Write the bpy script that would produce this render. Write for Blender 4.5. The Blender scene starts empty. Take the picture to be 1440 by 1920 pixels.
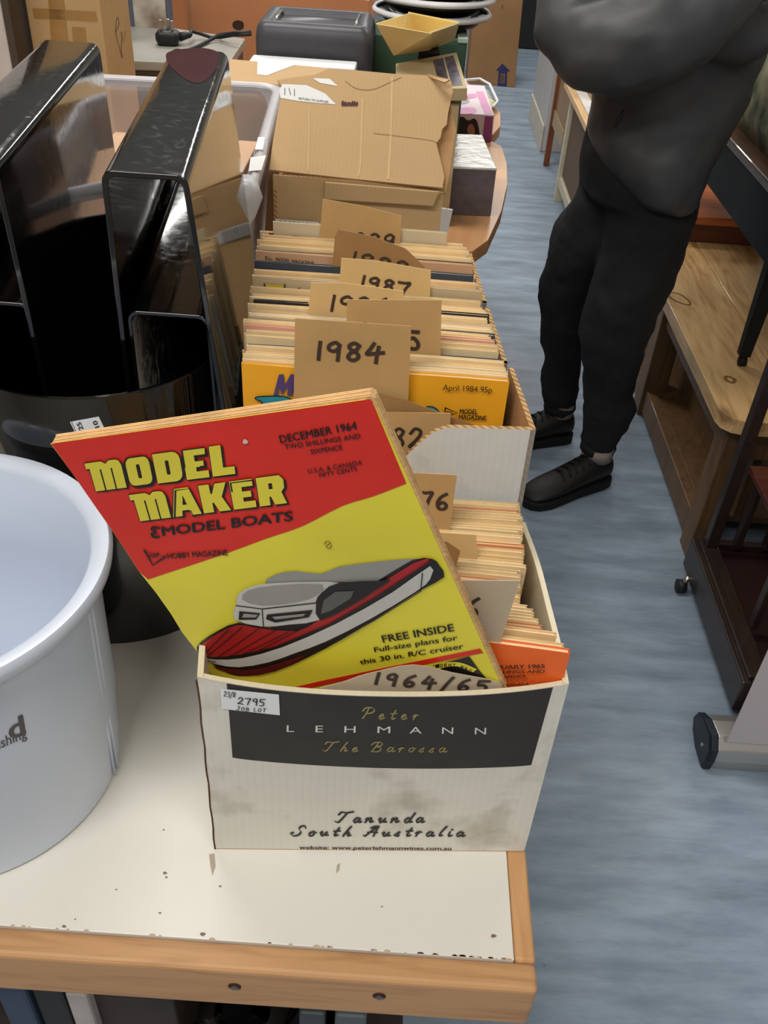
import bpy, bmesh, math, random
from mathutils import Vector, Matrix, noise
random.seed(7)
V = Vector
scn = bpy.context.scene
COL = scn.collection
# ------------------------------------------------------------------ camera, light, exposure
FPX, CH = 1705.0, 1.40
def cam_axes(nx=570, ny=3150):
    n = V((nx-720, -(ny-960), -FPX)).normalized(); up = -n
    f = V((0, 0, -1)); f = (f - f.dot(up)*up).normalized()
    return f.cross(up), f, up                    # world X, Y, Z written in camera space
AX, AY, AZ = cam_axes()
RW = Matrix((AX, AY, AZ))                        # camera -> world
cam_d = bpy.data.cameras.new('camera'); cam_o = bpy.data.objects.new('camera', cam_d); COL.objects.link(cam_o)
cam_o.matrix_world = Matrix.Translation((0, 0, CH)) @ RW.to_4x4()
cam_d.sensor_fit = 'VERTICAL'; cam_d.sensor_height = 24; cam_d.sensor_width = 24; cam_d.lens = FPX/1920*24
cam_d.clip_start = .02
scn.camera = cam_o
wd = bpy.data.worlds.new('world'); scn.world = wd; wd.use_nodes = True
wd.node_tree.nodes['Background'].inputs[0].default_value = (.9, .95, 1, 1)
wd.node_tree.nodes['Background'].inputs[1].default_value = .3
scn.view_settings.view_transform = 'Standard'; scn.view_settings.look = 'None'
scn.view_settings.gamma = 1; scn.view_settings.use_curve_mapping = False
scn.view_settings.exposure = 0.2
def area(x, y, sx, sy, w, col=(1, .972, .93), z=2.66):
    d = bpy.data.lights.new('ceiling_light', 'AREA'); d.shape = 'RECTANGLE'; d.size = sx; d.size_y = sy
    d.energy = w; d.color = col
    o = bpy.data.objects.new('ceiling_light', d); o.location = (x, y, z); COL.objects.link(o)
for (x, y, w) in ((-.7, -.5, 30), (.9, -.8, 14), (-.6, 1.6, 22), (-.6, 3.7, 30), (1.45, 3.3, 20), (.4, 6.3, 34)):
    area(x, y, 1.2, .35, w)
# ------------------------------------------------------------------ picture point -> place in the room
C0 = V((0, 0, CH))
def ray(px, py): return RW @ V((px-720, -(py-960), -FPX))
def gz(px, py, z):
    d = ray(px, py); return C0 + d*((z-CH)/d.z)
def gy(px, py, y):
    d = ray(px, py); return C0 + d*(y/d.y)
def gx(px, py, x):
    d = ray(px, py); return C0 + d*(x/d.x)
# ------------------------------------------------------------------ materials
def lin(c): return tuple(((v/255)/12.92 if v <= 10 else (((v/255)+.055)/1.055)**2.4) for v in c)+(1,)
MC = {}
def mat(name, rgb, rough=.6, var=.06, scale=25, bump=0., bscale=None, metal=0., stretch=(1, 1, 1), coat=0., trans=0., alpha=1., spec=.5, rgb2=None, rand=0., ior=1.45, detail=4):
    if name in MC: return MC[name]
    m = bpy.data.materials.new(name); m.use_nodes = True; nt = m.node_tree; N = nt.nodes; L = nt.links
    b = N['Principled BSDF']
    b.inputs['Roughness'].default_value = rough; b.inputs['Metallic'].default_value = metal
    b.inputs['Coat Weight'].default_value = coat; b.inputs['Coat Roughness'].default_value = .08
    b.inputs['Transmission Weight'].default_value = trans; b.inputs['Alpha'].default_value = alpha
    b.inputs['Specular IOR Level'].default_value = spec; b.inputs['IOR'].default_value = ior
    tc = N.new('ShaderNodeTexCoord'); mp = N.new('ShaderNodeMapping'); mp.inputs['Scale'].default_value = stretch
    L.new(tc.outputs['Object'], mp.inputs[0])
    nz = N.new('ShaderNodeTexNoise'); nz.inputs['Scale'].default_value = scale; nz.inputs['Detail'].default_value = detail
    L.new(mp.outputs[0], nz.inputs['Vector'])
    r = N.new('ShaderNodeValToRGB'); c1 = lin(rgb); c2 = lin(rgb2) if rgb2 else tuple(v*(1-2.2*var) for v in c1[:3])+(1,)
    r.color_ramp.elements[0].color = c2; r.color_ramp.elements[0].position = .3
    r.color_ramp.elements[1].color = c1; r.color_ramp.elements[1].position = .65
    L.new(nz.outputs[0], r.inputs[0]); out = r.outputs[0]
    if rand:
        oi = N.new('ShaderNodeObjectInfo'); hs = N.new('ShaderNodeHueSaturation')
        mr = N.new('ShaderNodeMapRange'); mr.inputs['To Min'].default_value = 1-rand; mr.inputs['To Max'].default_value = 1+rand*.5
        L.new(oi.outputs['Random'], mr.inputs['Value']); L.new(mr.outputs[0], hs.inputs['Value']); L.new(out, hs.inputs['Color']); out = hs.outputs[0]
    L.new(out, b.inputs['Base Color'])
    if bump:
        n2 = N.new('ShaderNodeTexNoise'); n2.inputs['Scale'].default_value = bscale or scale*3; n2.inputs['Detail'].default_value = 5
        L.new(mp.outputs[0], n2.inputs['Vector'])
        bp = N.new('ShaderNodeBump'); bp.inputs['Strength'].default_value = bump; bp.inputs['Distance'].default_value = .002
        L.new(n2.outputs[0], bp.inputs['Height']); L.new(bp.outputs[0], b.inputs['Normal'])
    MC[name] = m; return m
def wood(name, rgb, rgb2, rough=.45, axis='X', scale=9, coat=.15, bump=.15, knots=True):
    if name in MC: return MC[name]
    m = bpy.data.materials.new(name); m.use_nodes = True; nt = m.node_tree; N = nt.nodes; L = nt.links
    b = N['Principled BSDF']; b.inputs['Roughness'].default_value = rough; b.inputs['Coat Weight'].default_value = coat
    tc = N.new('ShaderNodeTexCoord'); mp = N.new('ShaderNodeMapping')
    s = {'X': (.12, 1, 1), 'Y': (1, .12, 1), 'Z': (1, 1, .12)}[axis]; mp.inputs['Scale'].default_value = s
    L.new(tc.outputs['Object'], mp.inputs[0])
    n1 = N.new('ShaderNodeTexNoise'); n1.inputs['Scale'].default_value = scale*6; n1.inputs['Detail'].default_value = 6; n1.inputs['Distortion'].default_value = 1.2
    L.new(mp.outputs[0], n1.inputs['Vector'])
    w = N.new('ShaderNodeTexNoise'); w.inputs['Scale'].default_value = scale*.8; w.inputs['Detail'].default_value = 2; L.new(mp.outputs[0], w.inputs['Vector'])
    mx = N.new('ShaderNodeMath'); mx.operation = 'MULTIPLY_ADD'; mx.inputs[1].default_value = .6; L.new(n1.outputs[0], mx.inputs[0])
    m3 = N.new('ShaderNodeMath'); m3.operation = 'MULTIPLY'; m3.inputs[1].default_value = .45; L.new(w.outputs[0], m3.inputs[0]); L.new(m3.outputs[0], mx.inputs[2])
    r = N.new('ShaderNodeValToRGB'); r.color_ramp.elements[0].position = .36; r.color_ramp.elements[1].position = .62
    r.color_ramp.elements[0].color = lin(rgb2); r.color_ramp.elements[1].color = lin(rgb); L.new(mx.outputs[0], r.inputs[0])
    out = r.outputs[0]
    if knots:
        vo = N.new('ShaderNodeTexVoronoi'); vo.inputs['Scale'].default_value = 5.5
        mp2 = N.new('ShaderNodeMapping'); mp2.inputs['Scale'].default_value = {'X': (.45, 1, 1), 'Y': (1, .45, 1), 'Z': (1, 1, .45)}[axis]; L.new(tc.outputs['Object'], mp2.inputs[0]); L.new(mp2.outputs[0], vo.inputs['Vector'])
        kr = N.new('ShaderNodeValToRGB'); kr.color_ramp.elements[0].position = .05; kr.color_ramp.elements[0].color = (.35, .3, .25, 1); kr.color_ramp.elements[1].position = .13; kr.color_ramp.elements[1].color = (1, 1, 1, 1)
        L.new(vo.outputs['Distance'], kr.inputs[0])
        mm = N.new('ShaderNodeMix'); mm.data_type = 'RGBA'; mm.blend_type = 'MULTIPLY'; mm.inputs[0].default_value = .8
        L.new(out, mm.inputs[6]); L.new(kr.outputs[0], mm.inputs[7]); out = mm.outputs[2]
    L.new(out, b.inputs['Base Color'])
    bp = N.new('ShaderNodeBump'); bp.inputs['Strength'].default_value = bump; bp.inputs['Distance'].default_value = .001
    L.new(n1.outputs[0], bp.inputs['Height']); L.new(bp.outputs[0], b.inputs['Normal'])
    MC[name] = m; return m
def board(name, rgb, dirt=None, rough=.75, axis='X'):
    """corrugated cardboard face: faint flute lines and soft stains"""
    if name in MC: return MC[name]
    m = mat(name, rgb, rough, .05, 6, .25, 60)
    N = m.node_tree.nodes; L = m.node_tree.links; b = N['Principled BSDF']; base = b.inputs['Base Color'].links[0].from_socket
    tc = N.new('ShaderNodeTexCoord')
    wv = N.new('ShaderNodeTexWave'); wv.bands_direction = axis; wv.inputs['Scale'].default_value = 55; wv.inputs['Distortion'].default_value = 1.5; L.new(tc.outputs['Object'], wv.inputs[0])
    mx = N.new('ShaderNodeMix'); mx.data_type = 'RGBA'; mx.blend_type = 'MULTIPLY'; mx.inputs[0].default_value = .03; L.new(base, mx.inputs[6]); L.new(wv.outputs[0], mx.inputs[7]); out = mx.outputs[2]
    if dirt:
        n = N.new('ShaderNodeTexNoise'); n.inputs['Scale'].default_value = 14; n.inputs['Detail'].default_value = 6; L.new(tc.outputs['Object'], n.inputs[0])
        r = N.new('ShaderNodeValToRGB'); r.color_ramp.elements[0].position = .57; r.color_ramp.elements[0].color = (0, 0, 0, 1); r.color_ramp.elements[1].position = .74; r.color_ramp.elements[1].color = (.8, .8, .8, 1); L.new(n.outputs[0], r.inputs[0])
        m2 = N.new('ShaderNodeMix'); m2.data_type = 'RGBA'; L.new(r.outputs[0], m2.inputs[0]); L.new(out, m2.inputs[6]); m2.inputs[7].default_value = lin(dirt); out = m2.outputs[2]
    L.new(out, b.inputs['Base Color']); return m
def flute_mat():
    if 'flute' in MC: return MC['flute']
    m = mat('flute', (196, 158, 108), .9, .1, 80); N = m.node_tree.nodes; L = m.node_tree.links; b = N['Principled BSDF']; base = b.inputs['Base Color'].links[0].from_socket
    tc = N.new('ShaderNodeTexCoord'); wv = N.new('ShaderNodeTexWave'); wv.bands_direction = 'DIAGONAL'; wv.inputs['Scale'].default_value = 90; L.new(tc.outputs['Object'], wv.inputs[0])
    r = N.new('ShaderNodeValToRGB'); r.color_ramp.elements[0].position = .3; r.color_ramp.elements[0].color = (.55, .48, .4, 1); r.color_ramp.elements[1].position = .6; L.new(wv.outputs[0], r.inputs[0])
    mx = N.new('ShaderNodeMix'); mx.data_type = 'RGBA'; mx.blend_type = 'MULTIPLY'; mx.inputs[0].default_value = 1; L.new(base, mx.inputs[6]); L.new(r.outputs[0], mx.inputs[7]); L.new(mx.outputs[2], b.inputs['Base Color']); return m
# ------------------------------------------------------------------ object helpers
def props(o, label=None, cat=None, group=None, kind=None):
    if label: o['label'] = label
    if cat: o['category'] = cat
    if group: o['group'] = group
    if kind: o['kind'] = kind
    return o
ORG = {}
def thing(name, label, cat, loc, group=None):
    o = bpy.data.objects.new(name, None); o.empty_display_size = .03; COL.objects.link(o); o.location = loc; ORG[o] = V(loc)
    return props(o, label, cat, group)
def obj(name, verts, faces, m, parent=None, smooth=False, org=None, label=None):
    """verts in room coordinates; one mesh object"""
    org = ORG[parent] if parent is not None else V(org or (0, 0, 0))
    me = bpy.data.meshes.new(name); me.from_pydata([V(v)-org for v in verts], [], faces); 
    ms = m if isinstance(m, (list, tuple)) else [m]
    for x in ms: me.materials.append(x)
    me.validate(); me.update()
    o = bpy.data.objects.new(name, me); COL.objects.link(o); ORG[o] = org
    if parent is not None: o.parent = parent
    else: o.location = org
    if smooth: me.polygons.foreach_set('use_smooth', [True]*len(me.polygons))
    if label: o['label'] = label
    return o
class MB:
    def __init__(s): s.v = []; s.f = []; s.mi = []
    def add(s, v, f, mi=0):
        n = len(s.v); s.v += [V(a) for a in v]; s.f += [tuple(i+n for i in q) for q in f]; s.mi += [mi]*len(f); return s
    def box(s, a, b, mi=0, rz=0., c=None):
        x0, y0, z0 = a; x1, y1, z1 = b
        v = [V((x, y, z)) for z in (z0, z1) for x, y in ((x0, y0), (x1, y0), (x1, y1), (x0, y1))]
        if rz:
            c = V(c) if c else V(((x0+x1)/2, (y0+y1)/2, 0)); R = Matrix.Rotation(rz, 3, 'Z'); v = [R@(p-c)+c for p in v]
        return s.add(v, [(0, 3, 2, 1), (4, 5, 6, 7), (0, 1, 5, 4), (1, 2, 6, 5), (2, 3, 7, 6), (3, 0, 4, 7)], mi)
    def hexa(s, b, t, mi=0):
        """b, t: four bottom and four top corners"""
        n = len(b); f = [tuple(range(n))[::-1], tuple(range(n, 2*n))]+[(i, (i+1) % n, n+(i+1) % n, n+i) for i in range(n)]
        return s.add(list(b)+list(t), f, mi)
    def slab(s, poly, off, mi=0): return s.hexa(poly, [V(p)+V(off) for p in poly], mi)
    def tube(s, pts, r, n=10, mi=0, cap=True, flat=(1, 1)):
        pts = [V(p) for p in pts]; rs = r if isinstance(r, (list, tuple)) else [r]*len(pts)
        rings = []; prev = None
        for i, p in enumerate(pts):
            t = (pts[min(i+1, len(pts)-1)]-pts[max(i-1, 0)]).normalized()
            a = V((0, 0, 1)) if abs(t.z) < .8 else V((0, 1, 0))
            if prev is None: u = t.cross(a).normalized()
            else: u = (prev-prev.dot(t)*t).normalized()
            prev = u; w = t.cross(u)
            rings.append([p+(u*math.cos(2*math.pi*k/n)*flat[0]+w*math.sin(2*math.pi*k/n)*flat[1])*rs[i] for k in range(n)])
        v = [q for g in rings for q in g]; f = []
        for i in range(len(rings)-1):
            for k in range(n):
                f.append((i*n+k, i*n+(k+1) % n, (i+1)*n+(k+1) % n, (i+1)*n+k))
        if cap: f += [tuple(range(n))[::-1], tuple(range((len(rings)-1)*n, len(rings)*n))]
        return s.add(v, f, mi)
    def lathe(s, prof, c, n=48, a0=0., a1=2*math.pi, mi=0, closed=False):
        full = abs(a1-a0-2*math.pi) < 1e-6; m = n if full else n+1
        v = []; 
        for k in range(m):
            a = a0+(a1-a0)*k/n
            v += [V((c[0]+r*math.cos(a), c[1]+r*math.sin(a), c[2]+z)) for r, z in prof]
        P = len(prof); f = []
        for k in range(n):
            k2 = (k+1) % m
            for j in range(P if closed else P-1):
                j2 = (j+1) % P
                f.append((k*P+j, k2*P+j, k2*P+j2, k*P+j2))
        if not full and closed: f += [tuple(range(P)), tuple(range((m-1)*P, m*P))[::-1]]
        return s.add(v, f, mi)
    def loft(s, rings, mi=0, cap=True):
        n = len(rings[0]); v = [q for g in rings for q in g]; f = []
        for i in range(len(rings)-1):
            for k in range(n): f.append((i*n+k, i*n+(k+1) % n, (i+1)*n+(k+1) % n, (i+1)*n+k))
        if cap: f += [tuple(range(n))[::-1], tuple(range((len(rings)-1)*n, len(rings)*n))]
        return s.add(v, f, mi)
    def make(s, name, m, parent=None, smooth=False, bevel=0., org=None, label=None, seg=2):
        o = obj(name, s.v, s.f, m, parent, smooth, org, label)
        bm = bmesh.new(); bm.from_mesh(o.data); bmesh.ops.recalc_face_normals(bm, faces=bm.faces); bm.to_mesh(o.data); bm.free()
        if isinstance(m, (list, tuple)) and len(s.mi) == len(o.data.polygons): o.data.polygons.foreach_set('material_index', s.mi)
        if bevel:
            b = o.modifiers.new('bevel', 'BEVEL'); b.width = bevel; b.segments = seg; b.limit_method = 'ANGLE'; b.angle_limit = math.radians(35)
            if smooth: pass
        return o
def smooth_auto(o, ang=40):
    me = o.data; me.polygons.foreach_set('use_smooth', [True]*len(me.polygons))
    bm = bmesh.new(); bm.from_mesh(me)
    for e in bm.edges:
        if len(e.link_faces) == 2 and e.calc_face_angle(0) > math.radians(ang): e.smooth = False
    bm.to_mesh(me); bm.free(); return o
def catmull(P, n=6, closed=False):
    P = [V((p[0], p[1], 0)) for p in P]; out = []
    m = len(P); rng = range(m if closed else m-1)
    for i in rng:
        if closed: a, b, c, d = P[(i-1) % m], P[i], P[(i+1) % m], P[(i+2) % m]
        else: a, b, c, d = P[max(i-1, 0)], P[i], P[i+1], P[min(i+2, m-1)]
        for k in range(n):
            t = k/n
            out.append(.5*((2*b)+(c-a)*t+(2*a-5*b+4*c-d)*t*t+(3*b-a-3*c+d)*t**3))
    if not closed: out.append(P[-1])
    return [(p.x, p.y) for p in out]
# -------- flat print laid on real surfaces
class Face:
    """a plane in the room (with optional outward bulge); prints are laid on it"""
    def __init__(s, p, n, bulge=None): s.p = V(p); s.n = V(n).normalized(); s.b = bulge; s.n = -s.n if s.n.dot(C0-s.p) < 0 else s.n
    def hit(s, px, py, off=0.):
        d = ray(px, py).normalized(); o = 0.
        for _ in range(1 if s.b is None else 8):
            q = C0 + d*((s.p+s.n*o-C0).dot(s.n)/d.dot(s.n))
            if s.b: o = s.b(q)
        return q+s.n*off
    def lift(s, q, off): # q on base plane
        return q+s.n*((s.b(q) if s.b else 0)+off)
LAY = .00025
def fill2d(contours):
    cu = bpy.data.curves.new('tmp', 'CURVE'); cu.dimensions = '2D'; cu.fill_mode = 'BOTH'
    for c in contours:
        sp = cu.splines.new('POLY'); sp.points.add(len(c)-1); sp.use_cyclic_u = True
        for i, p in enumerate(c): sp.points[i].co = (p[0], p[1], 0, 1)
    o = bpy.data.objects.new('tmp', cu); COL.objects.link(o); me = bpy.data.meshes.new_from_object(o)
    v = [tuple(x.co) for x in me.vertices]; f = [tuple(p.vertices) for p in me.polygons]
    bpy.data.objects.remove(o); bpy.data.curves.remove(cu); bpy.data.meshes.remove(me); return v, f
TX = {}
def text2d(s, bold=0., sp=1., ws=1.):
    k = (s, bold, sp, ws)
    if k in TX: return TX[k]
    cu = bpy.data.curves.new('tmp', 'FONT'); cu.body = s; cu.offset = bold; cu.space_character = sp; cu.space_word = ws; cu.resolution_u = 3; cu.size = 1
    o = bpy.data.objects.new('tmp', cu); COL.objects.link(o); me = bpy.data.meshes.new_from_object(o)
    v = [tuple(x.co) for x in me.vertices]; f = [tuple(p.vertices) for p in me.polygons]
    bpy.data.objects.remove(o); bpy.data.curves.remove(cu); bpy.data.meshes.remove(me); TX[k] = (v, f); return v, f
class Print(MB):
    """collects flat ink on a Face"""
    def __init__(s, face): super().__init__(); s.F = face
    def poly(s, px, lay=1, mi=0, holes=()):
        """px: photograph points on the face"""
        Y = lambda p: (p[0], -p[1])
        v, f = fill2d([[Y(p) for p in px]]+[[Y(p) for p in h] for h in holes])
        return s.add([s.F.hit(a, -b, lay*LAY) for a, b, _ in v], f, mi)
    def quad(s, px4, lay=1, mi=0, n=10, m=4):
        a, b, c, d = [V(p) for p in px4]; v = []; f = []
        for j in range(m+1):
            for i in range(n+1):
                u, w = i/n, j/m; p = (a*(1-u)+b*u)*(1-w)+(d*(1-u)+c*u)*w; v.append(s.F.hit(p.x, p.y, lay*LAY))
        for j in range(m):
            for i in range(n): k = j*(n+1)+i; f.append((k, k+1, k+n+2, k+n+1))
        return s.add(v, f, mi)
    def affine(s, A, B, Ctop):
        """A, B, Ctop in picture points: baseline start, baseline end, top of caps above the start"""
        return V(A), V(B), V(Ctop)
    def put(s, v, f, w, h, A, B, Ct, lay=1, mi=0):
        a, b, c = s.F.hit(*A), s.F.hit(*B), s.F.hit(*Ct)
        if s.F.b:
            q = lambda x, y: s.F.hit(A[0]+(B[0]-A[0])*x/w+(Ct[0]-A[0])*y/h, A[1]+(B[1]-A[1])*x/w+(Ct[1]-A[1])*y/h, lay*LAY)
            return s.add([q(x[0], x[1]) for x in v], f, mi)
        return s.add([a+(b-a)*(x[0]/w)+(c-a)*(x[1]/h)+s.F.n*lay*LAY for x in v], f, mi)
    def text(s, t, A, B, Ct, lay=2, mi=0, bold=0., sp=1., ws=1.):
        v, f = text2d(t, 0., sp, ws)
        if not v: return s
        x0 = min(p[0] for p in v); x1 = max(p[0] for p in v)
        for q_, (dx, dy) in enumerate(((-bold, 0), (bold, 0), (0, -bold*.6), (0, bold*.6)) if bold > .001 else ((0, 0),)): s.put([(p[0]-x0+dx, p[1]+dy) for p in v], f, x1-x0, .70, A, B, Ct, lay+q_*.12, mi)
        return s
    def line(s, pts, w, lay=2, mi=0, closed=False, smooth=0, nib=None):
        """ribbon through picture points, w in metres"""
        if smooth: pts = catmull(pts, smooth, closed)
        P = [s.F.hit(p[0], p[1], lay*LAY) for p in pts]; s.ribbon(P, w, mi, closed, nib); return s
    def ribbon(s, P, w, mi=0, closed=False, nib=None):
        n = len(P); v = []; N = s.F.n; b0 = (len(s.v)//2) % 70; P = [q+N*(b0+i)*4e-6 for i, q in enumerate(P)]
        for i, p in enumerate(P):
            t = (P[(i+1) % n]-P[(i-1) % n]) if closed else (P[min(i+1, n-1)]-P[max(i-1, 0)])
            if t.length < 1e-9: t = V((1, 0, 0))
            u = t.cross(N).normalized()
            ww = w
            if nib is not None: ww = w*(.22+.78*abs(t.normalized().dot(nib)))
            e = 0 if closed else (t.normalized()*w*.4*(-1 if i == 0 else 1) if i in (0, n-1) else V((0, 0, 0)))
            v += [p+u*ww/2+(e if e else V((0, 0, 0))), p-u*ww/2+(e if e else V((0, 0, 0)))]
        f = [(2*i, 2*i+1, 2*((i+1) % n)+1, 2*((i+1) % n)) for i in range(n if closed else n-1)]
        return s.add(v, f, mi)
    def strokes(s, glyphs, text, A, B, Ct, w, lay=2, mi=0, gap=.25, nibang=None, adv=.75, sm=5):
        """single-stroke lettering. glyphs: char -> (width, [polylines]) in a unit box"""
        x = 0; L = []
        for ch in text:
            if ch == ' ': x += .6; continue
            gw, ps = glyphs[ch]
            for p in ps: L.append([(x+q[0], q[1]) for q in p])
            x += gw+gap
        W = x-gap
        def M(q): return (A[0]+(B[0]-A[0])*q[0]/W+(Ct[0]-A[0])*q[1], A[1]+(B[1]-A[1])*q[0]/W+(Ct[1]-A[1])*q[1])
        nib = None
        if nibang is not None:
            r = (s.F.hit(*B)-s.F.hit(*A)).normalized(); u = s.F.n.cross(r); nib = r*math.cos(nibang)+u*math.sin(nibang)
        for p in L:
            if len(p) > 2: p = catmull(p, sm)
            s.ribbon([s.F.hit(*M(q), lay*LAY) for q in p], w, mi, False, nib)
        return s
DIG = {
 '0': (.6, [[(.35, 1), (.08, .75), (.05, .3), (.3, 0), (.55, .3), (.55, .75), (.35, 1)]]),
 '1': (.12, [[(.08, 1), (.06, .5), (.05, 0)]]),
 '2': (.6, [[(.05, .75), (.25, 1), (.5, .9), (.5, .65), (.25, .3), (.02, .05), (.3, .08), (.62, .02)]]),
 '3': (.55, [[(.05, .95), (.4, 1), (.45, .8), (.2, .55), (.5, .4), (.45, .08), (.05, .02)]]),
 '4': (.7, [[(.3, 1), (.15, .65), (.02, .38), (.35, .42), (.7, .48)], [(.5, .8), (.45, .4), (.42, -.1)]]),
 '5': (.6, [[(.1, .95), (.08, .55), (.35, .62), (.52, .35), (.4, .05), (.05, .02)], [(.1, .95), (.6, 1)]]),
 '6': (.55, [[(.5, 1), (.2, .75), (.04, .35), (.15, .02), (.42, .05), (.5, .3), (.3, .45), (.08, .25)]]),
 '7': (.6, [[(.0, .95), (.3, .95), (.6, 1), (.42, .5), (.3, 0)]]),
 '8': (.55, [[(.5, .85), (.3, 1), (.1, .85), (.15, .65), (.4, .45), (.5, .2), (.3, 0), (.08, .15), (.15, .4), (.4, .62), (.5, .85)]]),
 '9': (.55, [[(.5, .8), (.35, 1), (.1, .85), (.08, .6), (.3, .5), (.48, .7), (.5, .95), (.48, .5), (.46, -.02)]]),
 '/': (.4, [[(.45, 1.1), (.2, .5), (-.05, -.25)]]),
 'J': (.5, [[(.1, 1), (.5, 1)], [(.35, 1), (.33, .2), (.1, 0), (0, .2)]]),
 'O': (.55, [[(.3, .9), (.05, .6), (.1, .15), (.35, .05), (.5, .4), (.45, .8), (.3, .9)]]),
 'B': (.5, [[(.08, .9), (.06, 0)], [(.08, .9), (.4, .8), (.35, .55), (.1, .5), (.45, .4), (.45, .1), (.06, 0)]]),
 'L': (.45, [[(.08, .9), (.05, .05), (.45, .05)]]), 'T': (.5, [[(0, .9), (.55, .95)], [(.3, .9), (.25, 0)]]),
}
SCR = {
 'P': (.9, [[(.45, .95), (.3, .4), (.12, .0)], [(.0, .7), (.15, .98), (.6, 1.05), (.95, .85), (.75, .55), (.4, .5)]]),
 'T': (.95, [[(.05, .75), (.2, 1), (.6, .95), (1.05, 1.05)], [(.65, .95), (.45, .4), (.25, .02), (0, .1)]]),
 'B': (.95, [[(.5, .95), (.32, .4), (.15, 0)], [(0, .75), (.25, 1.02), (.75, 1.0), (.8, .7), (.45, .54), (.8, .42), (.75, .08), (.4, 0), (.15, .1)]]),
 'S': (.95, [[(.95, .8), (.85, 1.02), (.55, .95), (.5, .7), (.7, .4), (.6, .08), (.25, 0), (0, .2), (.12, .35)]]),
 'A': (1.0, [[(.0, .1), (.15, 0), (.5, .5), (.9, 1.02), (.85, .5), (.8, .0)], [(.3, .38), (.6, .42), (.95, .38)], [(.9, 1.02), (.6, 1.0), (.4, .85)]]),
 'a': (.5, [[(.42, .42), (.2, .46), (.03, .2), (.12, 0), (.35, .15), (.45, .45), (.4, .1), (.5, .02), (.62, .12)]]),
 'e': (.42, [[(.05, .2), (.3, .28), (.35, .42), (.18, .45), (.03, .18), (.15, 0), (.45, .12)]]),
 't': (.35, [[(.3, .85), (.15, .3), (.15, .02), (.38, .12)], [(.02, .5), (.42, .54)]]),
 'r': (.4, [[(.0, .3), (.18, .48), (.14, .25), (.08, 0)], [(.14, .25), (.3, .46), (.42, .4)]]),
 'h': (.55, [[(.4, 1.0), (.2, .5), (.06, 0)], [(.1, .2), (.35, .46), (.42, .3), (.38, .02), (.58, .12)]]),
 'o': (.45, [[(.3, .46), (.06, .3), (.08, .02), (.32, .06), (.4, .35), (.26, .46), (.5, .38)]]),
 's': (.38, [[(.0, .1), (.3, .48), (.24, .3), (.32, .1), (.18, 0), (.02, .08)]]),
 'n': (.6, [[(.02, .3), (.14, .47), (.1, .2), (.05, 0)], [(.08, .15), (.35, .47), (.42, .3), (.38, .02), (.6, .12)]]),
 'u': (.55, [[(.0, .3), (.12, .47), (.08, .12), (.2, 0), (.42, .3), (.46, .46), (.4, .08), (.6, .1)]]),
 'd': (.5, [[(.42, .42), (.2, .46), (.03, .2), (.12, 0), (.35, .15), (.6, 1.0), (.45, .4), (.42, .06), (.6, .1)]]),
 'l': (.3, [[(.4, 1.0), (.15, .4), (.1, .04), (.3, .1)]]),
 'i': (.25, [[(.1, .46), (.06, .1), (.14, 0), (.3, .1)], [(.17, .68), (.2, .7)]]),
}
# ------------------------------------------------------------------ the room
def floor_mat():
    m = mat('floor_vinyl', (154, 170, 188), .36, .06, 7, .03, 200, stretch=(.5, 2.2, 1), rgb2=(124, 140, 156), detail=9)
    N = m.node_tree.nodes; L = m.node_tree.links; b = N['Principled BSDF']; base = b.inputs['Base Color'].links[0].from_socket
    tc = N.new('ShaderNodeTexCoord'); mp = N.new('ShaderNodeMapping'); mp.inputs['Scale'].default_value = (4, 16, 1); L.new(tc.outputs['Object'], mp.inputs[0])
    n = N.new('ShaderNodeTexNoise'); n.inputs['Scale'].default_value = 1.6; n.inputs['Detail'].default_value = 8; n.inputs['Roughness'].default_value = .7; L.new(mp.outputs[0], n.inputs['Vector'])
    r = N.new('ShaderNodeValToRGB'); r.color_ramp.elements[0].position = .40; r.color_ramp.elements[0].color = (.88, .89, .91, 1); r.color_ramp.elements[1].position = .6; r.color_ramp.elements[1].color = (1.12, 1.12, 1.1, 1); L.new(n.outputs[0], r.inputs[0])
    mx = N.new('ShaderNodeMix'); mx.data_type = 'RGBA'; mx.blend_type = 'MULTIPLY'; mx.inputs[0].default_value = 1; L.new(base, mx.inputs[6]); L.new(r.outputs[0], mx.inputs[7])
    v = N.new('ShaderNodeTexVoronoi'); v.inputs['Scale'].default_value = 9; L.new(tc.outputs['Object'], v.inputs['Vector'])
    r2 = N.new('ShaderNodeValToRGB'); r2.color_ramp.elements[0].position = .02; r2.color_ramp.elements[0].color = (.5, .5, .5, 1); r2.color_ramp.elements[1].position = .035; r2.color_ramp.elements[1].color = (1, 1, 1, 1); L.new(v.outputs['Distance'], r2.inputs[0])
    m2 = N.new('ShaderNodeMix'); m2.data_type = 'RGBA'; m2.blend_type = 'MULTIPLY'; m2.inputs[0].default_value = .7; L.new(mx.outputs[2], m2.inputs[6]); L.new(r2.outputs[0], m2.inputs[7])
    L.new(m2.outputs[2], b.inputs['Base Color']); return m
XL, XR, YB, YF, ZC = -3.2, 3.0, -2.4, 9.0, 2.72
wallm = mat('wall_paint', (206, 200, 188), .85, .03, 3)
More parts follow.
